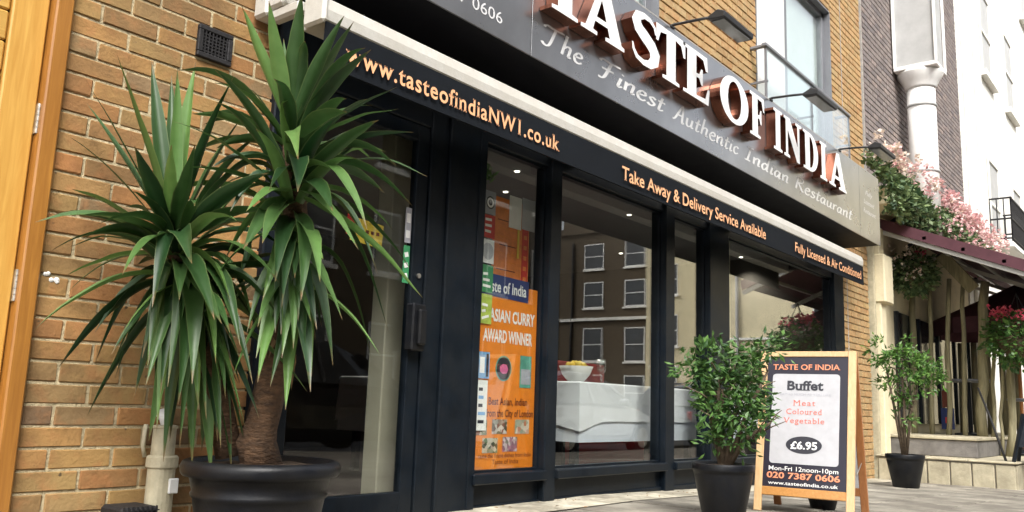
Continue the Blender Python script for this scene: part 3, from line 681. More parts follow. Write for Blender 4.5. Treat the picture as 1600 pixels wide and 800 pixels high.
MB().lathe([(0.045, 0), (0.06, 0.004), (0.10, 0.05), (0.125, 0.11), (0.119, 0.11), (0.09, 0.05), (0.03, 0.012)], (5.22, 0.42, 0.748), 24).build('bowl_shell', M['white'], bw, smooth=True)
mb = MB()
for k in range(26):
    a = RN.uniform(0, 6.28); r = RN.uniform(0, 0.09); c = Vector((5.22+r*math.cos(a), 0.42+r*math.sin(a), 0.85+RN.uniform(0, 0.03)))
    mb.lathe([(0.005, -0.02), (0.022, -0.008), (0.02, 0.012), (0.004, 0.02)], c, 7)
tag(mb.build('food', M['p_yellow'], bw, smooth=True), kind='stuff')
for (x, y, lb) in ((5.6, 0.45, 'wine glass on the long white table near the bowl'), (6.3, 0.4, 'wine glass on the long white table near its right end'), (6.95, 0.48, 'wine glass at the far right end of the long table')):
    wg = MB().lathe([(0.035, 0), (0.034, 0.004), (0.005, 0.008), (0.005, 0.07), (0.03, 0.09), (0.04, 0.13), (0.034, 0.18), (0.032, 0.18), (0.037, 0.13), (0.002, 0.09)], (x, y, 0.748), 16).build('wine_glass', M['glass'], smooth=True)
    tag(wg, lb, 'glass', 'wine glasses on the long table')

# ================================================================== POSTERS IN THE NARROW WINDOW
po = thing('orange_poster', 'tall orange poster with white headline and food pictures in the narrow window', 'poster', (3.97, 0.06, 0.2))
YP = 0.050; U, V = (1, 0, 0), (0, 0, 1)
sheet('paper', 3.705, 4.262, 0.20, 1.27, YP, 'p_orange', po)
letter_mesh('headline', 'ASIAN CURRY', (3.79, YP-0.002, 1.045), U, V, 0.43, 0.072, M['p_white'], po, bold=0.03)
letter_mesh('headline', 'AWARD WINNER', (3.74, YP-0.002, 0.925), U, V, 0.46, 0.072, M['p_white'], po, bold=0.03)
letter_mesh('caption', 'Best Asian, Indian', (3.81, YP-0.002, 0.565), U, V, 0.36, 0.042, M['p_darkred'], po, bold=0.02)
letter_mesh('caption', 'from the City of London', (3.79, YP-0.002, 0.498), U, V, 0.44, 0.042, M['p_darkred'], po, bold=0.02)
letter_mesh('caption', 'taste the finest dishes from India', (3.74, YP-0.002, 0.268), U, V, 0.48, 0.024, M['p_darkred'], po)
letter_mesh('caption', 'Taste of India', (3.86, YP-0.002, 0.232), U, V, 0.24, 0.026, M['p_darkred'], po)
def disc(name, cx, cz, r, y, mat, parent, n=28):
    mb = MB(); mb.add([(cx+r*math.cos(2*math.pi*i/n), y, cz+r*math.sin(2*math.pi*i/n)) for i in range(n)], [tuple(range(n))]); return mb.build(name, M[mat], parent)
disc('emblem', 3.935, 0.775, 0.074, YP-0.002, 'p_teal', po); disc('emblem', 3.935, 0.775, 0.066, YP-0.003, 'p_black', po)
mb = MB()
for k in range(7):
    a = k*2*math.pi/7; c = Vector((3.935+0.02*math.cos(a), YP-0.004, 0.772+0.014*math.sin(a))); mb.add([c+Vector((0.02*math.cos(t), 0, 0.016*math.sin(t))) for t in [i*math.pi/5 for i in range(10)]], [tuple(range(10))])
    for v in mb.v[-10:]: v.y -= k*0.0002
mb.build('emblem', M['p_pink'], po)
sheet('picture', 4.09, 4.20, 0.67, 0.86, YP-0.002, 'p_teal', po); sheet('picture', 4.10, 4.19, 0.69, 0.78, YP-0.0036, 'p_grey', po)
for (x, z, m_) in ((3.71, 0.395, 'food_a'), (3.85, 0.40, 'food_b'), (4.06, 0.40, 'food_c'), (3.77, 0.295, 'food_a'), (3.95, 0.30, 'food_d')):
    sheet('picture', x, x+(0.095 if x < 3.72 else 0.135), z, z+0.083, YP-0.002, m_, po)
fp = thing('faded_poster', 'faded orange poster behind the blue banner high in the narrow window', 'poster', (3.97, 0.09, 1.3))
sheet('paper', 3.84, 4.19, 1.20, 1.80, 0.09, 'p_faded', fp); sheet('stripe', 4.12, 4.18, 1.28, 1.74, 0.088, 'p_red', fp)
for k in range(6): sheet('print', 4.135, 4.165, 1.32+k*0.065, 1.345+k*0.065, 0.0865, 'p_faded', fp)
for k in range(7): sheet('print', 3.88+0.02*(k % 2), 4.06, 1.36+k*0.05, 1.366+k*0.05, 0.0885, 'p_darkred' if k % 3 == 0 else 'p_orange', fp)
bb = thing('blue_banner', 'dark blue banner with white lettering across the orange posters', 'banner', (3.94, 0.045, 1.19))
sheet('paper', 3.70, 4.15, 1.185, 1.315, 0.0475, 'p_blue', bb, tilt=-0.02)
letter_mesh('lettering', 'Taste of India', (3.715, 0.0455, 1.215), U, V, 0.41, 0.068, M['p_white'], bb, bold=0.02, serif=0.03)
ws = thing('white_notice', 'plain white notices hung high beside the mullion', 'notice', (4.1, 0.1, 1.6))
sheet('paper', 3.98, 4.10, 1.63, 1.83, 0.084, 'p_white', ws); sheet('paper', 4.105, 4.235, 1.64, 1.84, 0.083, 'p_card', ws); sheet('tassel', 4.065, 4.085, 1.45, 1.63, 0.0825, 'p_yellow', ws)
names = [('p_grey', 1.66, 1.80, 'no entry style notice in grey and black'), ('p_red', 1.52, 1.655, 'small red sticker with white marks'), ('p_white', 1.37, 1.51, 'round white sticker on teal ground'), ('p_green', 1.20, 1.36, 'green sticker with pale lettering'), ('p_lime', 1.02, 1.19, 'lime and white sticker'), ('p_lblue', 0.71, 0.86, 'blue and white card'), ('p_white', 0.42, 0.70, 'white list of opening times')]
for i, (m_, z0, z1, nm) in enumerate(names):
    t_ = thing('window_sticker', nm + ' at the left edge of the narrow window', 'sticker', (3.73, 0.045, z0), group='stickers down the window edge')
    sheet('paper', 3.70, 3.80 if i != 6 else 3.79, z0, z1, 0.0425, m_, t_)
    if i == 0:
        disc('print', 3.75, 1.73, 0.038, 0.0415, 'p_black', t_); disc('print', 3.75, 1.73, 0.030, 0.0410, 'p_white', t_); disc('print', 3.75, 1.73, 0.018, 0.0405, 'p_black', t_)
    elif i == 2: disc('print', 3.745, 1.44, 0.05, 0.0415, 'p_card', t_)
    elif i == 6:
        for k in range(5): sheet('print', 3.715, 3.715+RN.uniform(.03, .065), 0.46+k*0.045, 0.478+k*0.045, 0.041, 'p_lblue' if k % 2 else 'p_ink', t_)
    elif i == 5: sheet('print', 3.715, 3.755, 0.74, 0.83, 0.041, 'p_white', t_); sheet('print', 3.77, 3.79, 0.72, 0.85, 0.041, 'p_ink', t_)
    else:
        for k in range(3): sheet('print', 3.712, 3.712+RN.uniform(.03, .07), z0+0.03+k*0.035, z0+0.045+k*0.035, 0.041, 'p_white', t_, tilt=RN.uniform(-.1, .3))
hg = thing('hanging_leaves', 'little dark green garland hanging at the top left of the narrow window', 'garland', (3.78, 0.09, 1.95))
mb = MB()
for k in range(60):
    c = Vector((3.76+RN.gauss(0, .03), 0.1+RN.gauss(0, .02), 1.92+RN.gauss(0, .035))); d = Vector((RN.gauss(0, 1), RN.gauss(0, 1), RN.gauss(0, 1))).normalized()*0.03; e = d.cross(Vector((RN.random(), RN.random(), RN.random()))).normalized()*0.008
    mb.add([c-d, c+e, c+d, c-e], [(0, 1, 2, 3)])
tag(mb.build('foliage', M['shrub'], hg), kind='stuff'); MB().tube([(3.76, 0.1, 1.93), (3.775, 0.1, 2.06)], 0.004, 6).build('string', M['twig'], hg)

# ================================================================== AWNING (rolled in) OVER THE SHOPFRONT
aw = thing('awning', 'rolled in awning, white front rail with black valance and orange lettering', 'awning', (2.12, -0.42, 1.93))
AY = -0.42; AX0, AX1 = 2.115, 9.24
prof = [(-0.27, 2.222), (AY+0.022, 2.226), (AY+0.004, 2.212), (AY-0.004, 2.165), (AY, 2.122), (AY+0.016, 2.108), (-0.27, 2.106)]
mb = MB(); n = len(prof)
for x in (AX0, AX1): mb.v += [Vector((x, y, z)) for y, z in prof]
for i in range(n): j = (i+1) % n; mb.f.append((i, i+n, j+n, j)); mb.m.append(0)
mb.f += [tuple(range(n)), tuple(range(2*n-1, n-1, -1))]; mb.m += [0, 0]
mb.build('cassette', M['cassette'], aw)
mb = MB(); n = 160
for i in range(n+1):
    x = AX0 + (AX1+0.01-AX0)*i/n
    for k in range(4):
        zz = 2.115 - 0.178*k/3; yy = AY+0.004 - 0.004*math.sin(x*2.3)*(k/3) + (0.003*mnoise.noise(Vector((x*3, k, 0))))
        mb.v.append(Vector((x, yy, zz)))
for i in range(n):
    for k in range(3): mb.f.append((i*4+k, i*4+k+1, i*4+k+5, i*4+k+4)); mb.m.append(0)
mb.build('valance', M['valance'], aw, smooth=True)
MB().box(AX0, AX1+0.01, AY-0.002, AY+0.012, 1.922, 1.939).build('hem_bar', M['valance'], aw)
YL = AY-0.0085; kk = (3.17+YL)/(3.17-0.2125)
def lz(z): return 0.575+(z-0.575)*kk
letter_mesh('lettering', 'www.tasteofindiaNW1.co.uk', (2.40*kk, YL, lz(2.082)), U, V, 1.67*kk, 0.092*kk, M['orange_text'], aw, bold=0.016, serif=0.035, spacing=1.12)
letter_mesh('lettering', 'Take Away & Delivery Service Available', (4.79*kk, YL, lz(2.075)), U, V, 2.40*kk, 0.094*kk, M['orange_text'], aw, bold=0.014, serif=0.035)
letter_mesh('lettering', 'Fully Licensed & Air Conditioned', (7.88*kk, YL, lz(2.08)), U, V, 1.98*kk, 0.092*kk, M['orange_text'], aw, bold=0.014, serif=0.035)
mb = MB(); mb.box(2.04, 2.14, -0.10, -0.004, 2.20, 2.33); mb.box(2.06, 2.115, -0.30, -0.10, 2.17, 2.225); mb.box(2.05, 2.13, -0.20, -0.10, 2.225, 2.29); mb.box(2.085, 2.114, -0.44, -0.30, 2.10, 2.26)
mb.build('end_bracket', M['cassette'], aw, bevel=0.012)
MB().tube([(2.06, -0.19, 2.29), (2.03, -0.23, 2.29), (2.07, -0.30, 2.28)], 0.012, 8).build('winding_eye', M['steel'], aw, smooth=True)
for x in (4.5, 6.9, 9.15): MB().box(x, x+0.06, -0.27, -0.031, 2.12, 2.2).build('arm', M['black_flat'], aw, bevel=0.006)

# ================================================================== FASCIA SIGN
sg = thing('fascia_sign', 'boxed grey fascia sign with raised white letters and copper sides', 'sign', (2.2, -0.45, 2.43))
SX0, SX1, SY, SZ0, SZ1 = 2.10, 9.79, -0.45, 2.43, 3.17
MB().box(SX0, SX1, SY+0.012, 0.0, SZ0, SZ1-0.004).build('sign_box', M['black_flat'], sg)
for a, b in ((SX0, 3.457), (3.463, 9.097), (9.103, SX1+0.004)):
    MB().box(a, b, SY, SY+0.0115, SZ0-0.006, SZ1).build('panel', M['panel'], sg, bevel=0.0015)
MB().box(SX0, SX1+0.004, SY-0.0, SY+0.03, SZ1+0.0005, SZ1+0.01).build('top_trim', M['alu'], sg)
def ell(cx, cy, rx, ry, n=36, sgn=1): return [(cx+rx*math.cos(sgn*2*math.pi*i/n), cy+ry*math.sin(sgn*2*math.pi*i/n)) for i in range(n)]
def s_outline():
    ctr = [(.60, .72), (.575, .85), (.47, .935), (.33, .945), (.19, .885), (.15, .765), (.21, .645), (.35, .555), (.50, .455), (.585, .335), (.57, .18), (.46, .075), (.32, .05), (.17, .09), (.09, .20), (.07, .32)]
    hw = [.012, .03, .042, .055, .085, .105, .12, .128, .128, .12, .105, .075, .052, .042, .03, .012]
    P = [Vector(c) for c in ctr]; Lf, Rt = [], []
    for i, p in enumerate(P):
        d = (P[min(i+1, len(P)-1)] - P[max(i-1, 0)]).normalized(); nn = Vector((-d.y, d.x)); Lf.append(p+nn*hw[i]); Rt.append(p-nn*hw[i])
    return [[(q.x, q.y) for q in Lf + Rt[::-1]]]
sf_ = .06
GL = {
 'T': (.9, [[(0, 1), (0, .66), (.06, .66), (.13, .86), (.31, .90), (.31, .08), (.19, .06), (.19, 0), (.71, 0), (.71, .06), (.59, .08), (.59, .90), (.77, .86), (.84, .66), (.9, .66), (.9, 1)]]),
 'A': (1.0, [[(0, 0), (.36, 0), (.36, .06), (.265, .08), (.31, .24), (.60, .24), (.65, .08), (.55, .06), (.55, 0), (1.0, 0), (1.0, .06), (.93, .08), (.60, 1.0), (.44, 1.0), (.10, .08), (0, .06)], [(.345, .33), (.455, .68), (.57, .33)]]),
 'S': (.67, s_outline()),
 'E': (.82, [[(0, 0), (.78, 0), (.82, .34), (.76, .34), (.68, .11), (.40, .08), (.40, .46), (.49, .46), (.55, .34), (.60, .34), (.60, .68), (.55, .68), (.49, .55), (.40, .54), (.40, .92), (.62, .90), (.70, .70), (.76, .70), (.74, 1), (0, 1), (0, .94), (.12, .92), (.12, .08), (0, .06)]]),
 'O': (1.0, [ell(.5, .5, .5, .52), ell(.5, .5, .235, .42, sgn=-1)]),
 'F': (.76, [[(0, 0), (.54, 0), (.54, .06), (.40, .08), (.40, .46), (.49, .46), (.55, .34), (.60, .34), (.60, .68), (.55, .68), (.49, .55), (.40, .54), (.40, .92), (.62, .90), (.70, .68), (.76, .68), (.74, 1), (0, 1), (0, .94), (.12, .92), (.12, .08), (0, .06)]]),
 'I': (.52, [[(0, 0), (.52, 0), (.52, .06), (.40, .08), (.40, .92), (.52, .94), (.52, 1), (0, 1), (0, .94), (.12, .92), (.12, .08), (0, .06)]]),
 'N': (1.0, [[(0, 0), (.32, 0), (.32, .06), (.215, .08), (.215, .68), (.72, 0), (.88, 0), (.88, .92), (1, .94), (1, 1), (.66, 1), (.66, .94), (.765, .92), (.765, .40), (.33, 1), (0, 1), (0, .94), (.1, .92), (.1, .08), (0, .06)]]),
 'D': (.92, [[(0, 0)] + [(.42+.5*math.sin(a), .5-.5*math.cos(a)) for a in [i*math.pi/20 for i in range(21)]] + [(0, 1), (0, .94), (.12, .92), (.12, .08), (0, .06)],
             [(.40, .09), (.40, .91)] + [(.42+.22*math.sin(a), .5+.41*math.cos(a)) for a in [i*math.pi/16 for i in range(1, 16)]]]),
}
LET = [('T', 3.43, 3.86), ('A', 3.80, 4.27), ('S', 4.33, 4.69), ('T', 4.66, 5.06), ('E', 5.03, 5.43), ('O', 5.60, 6.10), ('F', 6.13, 6.41), ('I', 6.60, 6.78), ('N', 6.82, 7.22), ('D', 7.26, 7.63), ('I', 7.68, 7.86), ('A', 7.92, 8.41)]
LZ0, LZ1, LD = 2.705, 3.055, 0.082
for ch, a, b in LET:
    w_, polys = GL[ch]; sx = (b-a)/w_; H_ = LZ1-LZ0
    vs, fs = outline_mesh([[(x*sx, y*H_) for x, y in p] for p in polys], LD)
    mb = MB(); yc = SY-0.004-LD/2
    for f, nz_ in fs:
        mb.f.append(f); mb.m.append(1 if nz_ > 0.5 else 0)
    mb.v = [Vector((a+v.x, yc - v.z, LZ0+v.y)) for v in vs]
    mb.build('letter', [M['copper'], M['letter_white']], sg)
YS = SY-0.0015
for txt, a, b in (('The', 3.54, 3.95), ('Finest', 4.09, 4.92), ('Authentic', 5.04, 6.10), ('Indian', 6.21, 7.13), ('Restaurant', 7.26, 8.82)):
    pen_lettering('script_lettering', txt, (a, YS, 2.53), b-a, 0.125, M['script'], sg)
letter_mesh('phone_lettering', '020 7387 0606', (2.48, YS, 2.505), U, V, 0.73, 0.063, M['script'], sg)
letter_mesh('side_lettering', 'Fully', (9.30, YS, 2.90), U, V, 0.24, 0.05, M['script'], sg, shear=0.3)
letter_mesh('side_lettering', 'Licensed', (9.24, YS, 2.80), U, V, 0.36, 0.05, M['script'], sg, shear=0.3)
letter_mesh('side_lettering', 'Restaurant', (9.22, YS, 2.70), U, V, 0.42, 0.05, M['script'], sg, shear=0.3)

# ================================================================== SIGN LAMPS
for k, (x, lb) in enumerate(((5.03, 'black floodlight on a long arm above the S and T of the sign'), (6.76, 'black floodlight on a long arm above the F of the sign'), (8.50, 'black floodlight on a long arm above the last letter of the sign'))):
    t_ = thing('sign_lamp', lb, 'lamp', (x, -0.45, 3.17), group='floodlights over the fascia sign')
    MB().tube([(x, -0.40, 3.18), (x, -0.46, 3.195), (x, -0.62, 3.185), (x-0.01, -0.80, 3.165)], 0.010, 8).build('arm', M['lamp'], t_, smooth=True)
    MB().box(x-0.03, x+0.03, -0.46, -0.39, 3.172, 3.19).build('mount', M['lamp'], t_, bevel=0.003)
    h = MB()
    c0 = Vector((x-0.03, -0.80, 3.165)); c1 = Vector((x+0.37, -0.83, 3.135)); d = (c1-c0)
    ax = Vector((0, 0.62, 0.78)).normalized()
    # tapered hood: deeper at the back, thin at the lip
    secs = [(-0.05, 0.02), (-0.055, 0.06), (0.0, 0.085), (0.07, 0.05), (0.075, 0.03), (0.0, 0.02)]
    for c in (c0, c1): h.v += [c + Vector((0, y_, z_-0.04)) for y_, z_ in secs]
    m_ = len(secs)
    for i in range(m_): j = (i+1) % m_; h.f.append((i, j, j+m_, i+m_)); h.m.append(0)
    h.f += [tuple(range(m_))[::-1], tuple(range(m_, 2*m_))]; h.m += [0, 0]
    h.build('lamp_head', M['lamp'], t_, bevel=0.006)
    MB().bar(c0+Vector((0.03, 0.008, -0.024)), c1+Vector((-0.03, 0.008, -0.024)), 0.09, 0.006).build('lens', M['lamp_glass'], t_)

# ================================================================== WOODEN DOOR ON THE LEFT
wd = thing('wooden_door', 'varnished oak door of wide boards in a dark oak frame beside the brick', 'door', (1.1, 0.0, 0))
MB().box(1.222, 1.284, -0.035, 0.14, -0.05, 2.5).build('door_frame', M['wood_frame'], wd, bevel=0.006)
MB().box(1.098, 1.2175, 0.012, 0.06, 0.0, 2.42).build('stile', M['wood_door'], wd, bevel=0.005)
for k in range(22):
    z0 = 0.003 + k*0.112 - 0.03
    MB().box(0.30, 1.0945, 0.026, 0.055, z0, z0+0.1075).build('board', M['wood_board'], wd, bevel=0.006)
MB().box(0.18, 0.296, 0.012, 0.06, 0.0, 2.42).build('stile', M['wood_door'], wd, bevel=0.005)
MB().box(0.11, 0.176, -0.035, 0.14, -0.05, 2.5).build('door_frame', M['wood_frame'], wd, bevel=0.006)
MB().box(0.18, 1.218, 0.065, 0.09, 0.0, 2.45).build('backing', M['black'], wd)
for zc in (1.51, 0.915):
    h = MB(); 
    for k in range(5): h.tube([(1.2205, -0.004, zc-0.055+k*0.022), (1.2205, -0.004, zc-0.055+k*0.022+0.0205)], 0.0075, 10)
    hh = h.build('hinge', M['steel'], wd, smooth=False)
    MB().box(1.2178, 1.2218, -0.002, 0.03, zc-0.055, zc+0.055).build('hinge_leaf', M['steel'], hh)
tag(MB().box(-1.5, 0.108, -0.001, 0.35, -0.4, 2.62).box(0.108, 1.296, 0.14, 0.35, -0.4, 2.62).build('side_wall', M['mortar'], bld))

# ================================================================== SMALL THINGS ON THE BRICK WALL
vt = thing('air_vent', 'square black cast iron air vent set in the brick wall', 'vent', (1.87, 0, 1.95))
fx0, fx1, fz0, fz1 = 1.79, 1.95, 1.945, 2.085
mb = MB(); e = 0.022
for (a, b, c, d) in ((fx0, fx1, fz0, fz0+e), (fx0, fx1, fz1-e, fz1), (fx0, fx0+e, fz0+e, fz1-e), (fx1-e, fx1, fz0+e, fz1-e)): mb.box(a, b, -0.018, 0.004, c, d)
mb.build('vent_frame', M['iron'], vt, bevel=0.003)
MB().box(fx0+e, fx1-e, -0.001, 0.003, fz0+e, fz1-e).build('back_plate', M['black_flat'], vt)
for k in range(7):
    zc = fz0+e+0.007+k*0.0145; MB().box(fx0+e, fx1-e, -0.012, -0.002, zc, zc+0.006).build('slat', M['iron'], vt)
for k in range(7):
    xc = fx0+e+0.008+k*0.0165; MB().box(xc, xc+0.005, -0.015, -0.006, fz0+e, fz1-e).build('slat', M['iron'], vt)
dp = thing('drain_pipe', 'cream painted drain pipe stub with collar at the foot of the brick wall', 'pipe', (1.79, -0.06, 0))
MB().lathe([(0.050, -0.0), (0.050, 0.27), (0.053, 0.275)], (1.79, -0.062, 0.02), 20).build('lower_pipe', M['pipe'], dp, smooth=False)
MB().lathe([(0.053, 0.0), (0.058, 0.006), (0.058, 0.04), (0.052, 0.047)], (1.79, -0.062, 0.29), 20).build('collar', M['pipe'], dp)
MB().lathe([(0.043, 0.0), (0.042, 0.10), (0.046, 0.103), (0.046, 0.112), (0.036, 0.114)], (1.788, -0.062, 0.335), 20).build('upper_pipe', M['pipe'], dp)
MB().tube([(1.80, -0.05, 0.44), (1.80, -0.035, 0.475), (1.80, -0.005, 0.49)], 0.022, 12).build('waste_elbow', M['white'], dp, smooth=True)
MB().tube([(1.735, -0.03, 0.33), (1.725, -0.03, 0.37), (1.728, -0.03, 0.45)], 0.008, 8).build('cable', M['pipe'], dp, smooth=True)
MB().box(1.795, 1.832, -0.121, -0.108, 0.20, 0.255).build('clip', M['white'], dp, bevel=0.003)
gr = thing('drain_grille', 'dark wire grille at the foot of the wall beside the drain pipe', 'grille', (1.67, -0.1, 0))
MB().box(1.60, 1.74, -0.16, -0.004, -0.01, 0.165).build('box_body', M['iron'], gr, bevel=0.01)
for k in range(8): MB().box(1.605+k*0.0175, 1.609+k*0.0175, -0.1655, -0.158, 0.0, 0.168).build('wire', M['steel'] if k % 3 == 9 else M['lamp'], gr)
for k in range(7): MB().box(1.60, 1.74, -0.164, -0.158, 0.01+k*0.0235, 0.0135+k*0.0235).build('wire', M['lamp'], gr)
pk = MB()
for k in range(5):
    c = at_Y(72+k*5+RN.uniform(-3, 3), 428+k*3+RN.uniform(-4, 4), -0.001); r = 0.006+RN.random()*0.005
    pk.lathe([(r*0.5, -0.003), (r, 0.0), (r*0.4, 0.004)], (0, 0, 0), 7)
    for v in pk.v[-21:]: v.xyz = (c.x+v.x, c.y-0.0-v.z*0.8, c.z+v.y)
tag(pk.build('paint_splash', M['white']), 'small white splash of filler on the brick beside the door', 'splash')

# ================================================================== YUCCA
PD = 3.1
pc = at_D(410, 722, PD); PXc, PYc = pc.x, pc.y
pt = thing('large_plant_pot', 'large round black plastic pot holding the yucca by the brick wall', 'pot', (PXc, PYc, 0))
MB().lathe([(0.17, 0.0), (0.185, 0.004), (0.20, 0.05), (0.222, 0.18), (0.228, 0.215), (0.235, 0.22), (0.237, 0.232), (0.232, 0.238), (0.246, 0.290), (0.268, 0.292), (0.276, 0.302), (0.278, 0.325), (0.270, 0.340), (0.256, 0.346), (0.246, 0.340), (0.242, 0.318), (0.05, 0.318)], (PXc, PYc, 0.0), 56).build('pot_body', M['plastic'], pt, smooth=True)
mb = MB(); n = 26
mb.v.append(Vector((PXc, PYc, 0.335)))
for r in range(1, 6):
    for j in range(n):
        a = 2*math.pi*j/n; rr = 0.247*r/5; mb.v.append(Vector((PXc+rr*math.cos(a), PYc+rr*math.sin(a), 0.322+0.012*mnoise.noise(Vector((math.cos(a)*r, math.sin(a)*r, 0)))+0.012*(1-r/5))))
for j in range(n): mb.f.append((0, 1+j, 1+(j+1) % n)); mb.m.append(0)
for r in range(4):
    for j in range(n): mb.f.append((1+r*n+j, 1+(r+1)*n+j, 1+(r+1)*n+(j+1) % n, 1+r*n+(j+1) % n)); mb.m.append(0)
tag(mb.build('soil', M['soil'], pt, smooth=True), kind='stuff')

yu = thing('yucca', 'tall spiky yucca with two leafy heads in the large black pot', 'yucca', (PXc, PYc, 0.325))
A_TOP = at_D(452, 205, 3.10); A_MID = at_D(462, 360, 3.12)
B_TOP = at_D(268, 372, 3.02); B_MID = at_D(292, 470, 3.05)
tA = [Vector((PXc+0.0, PYc+0.0, 0.30)), at_D(400, 690, 3.1), at_D(418, 630, 3.12), at_D(436, 540, 3.12), at_D(452, 440, 3.12), A_MID, at_D(458, 280, 3.11), A_TOP]
MB().tube(tA, [0.075, 0.07, 0.058, 0.05, 0.045, 0.042, 0.036, 0.02], 14, wob=0.35).build('trunk', M['bark'], yu, smooth=True)
tB = [at_D(360, 712, 3.08), at_D(345, 640, 3.08), at_D(322, 560, 3.06), B_MID, at_D(278, 420, 3.03), B_TOP]
MB().tube(tB, [0.05, 0.044, 0.04, 0.036, 0.03, 0.018], 12, wob=0.35).build('trunk', M['bark'], yu, smooth=True)
leaf_count = [0]
def yucca_leaf(base, tip, arch, width, fold=0.30, twist=0.0, mat=None):
    """sword leaf from base to tip; arch lifts the middle (m)"""
    base, tip = Vector(base), Vector(tip); d = tip-base; Ln = d.length
    side = d.cross(Vector((0, 0, 1))); side = side.normalized() if side.length > 1e-4 else Vector((1, 0, 0))
    ctrl = base + d*0.5 + Vector((0, 0, arch*2)) + side*RN.uniform(-.06, .06)*Ln
    n = 13; ph = RN.uniform(0, 9); mb = MB(); prev = None
    # flat side faces away from the stem/up
    for i in range(n+1):
        t = i/n; p = base*(1-t)**2 + ctrl*(2*t*(1-t)) + tip*t**2
        tn = (ctrl-base)*(2*(1-t)) + (tip-ctrl)*(2*t); tn.normalize()
        sd = tn.cross(Vector((0, 0, 1)))
        if sd.length < 0.25: sd = sd + tn.cross(Vector((-0.6, -0.8, 0)))
        sd.normalize()
        if twist: sd = Matrix.Rotation(twist*(0.4+t), 3, tn) @ sd
        nn = sd.cross(tn).normalized()
        wv = width*(0.55+0.45*min(1, t/0.35))*(1-max(0, (t-0.42)/0.58)**1.6)
        wv = max(wv, 0.0012)*(1+0.10*mnoise.noise(Vector((t*9, ph, 0))))
        p = p + Vector((0, 0, 1))*0.006*mnoise.noise(Vector((t*5, ph, 3)))
        lift = fold*wv*0.5
        mb.v += [p - sd*wv/2 + nn*lift, p - sd*wv*0.25 + nn*lift*0.35, p - nn*lift*0.2, p + sd*wv*0.25 + nn*lift*0.35, p + sd*wv/2 + nn*lift]
    for i in range(n):
        for k in range(4): mb.f.append((i*5+k, i*5+k+1, (i+1)*5+k+1, (i+1)*5+k)); mb.m.append(0)
    leaf_count[0] += 1
    o = mb.build('leaf', mat or M['yucca'], yu, smooth=True)
    ca = o.data.color_attributes.new('along', 'FLOAT_COLOR', 'POINT')
    for i in range(n+1):
        for k in range(5): ca.data[i*5+k].color = (i/n, abs(k-2)/2, 0, 1)
    return o
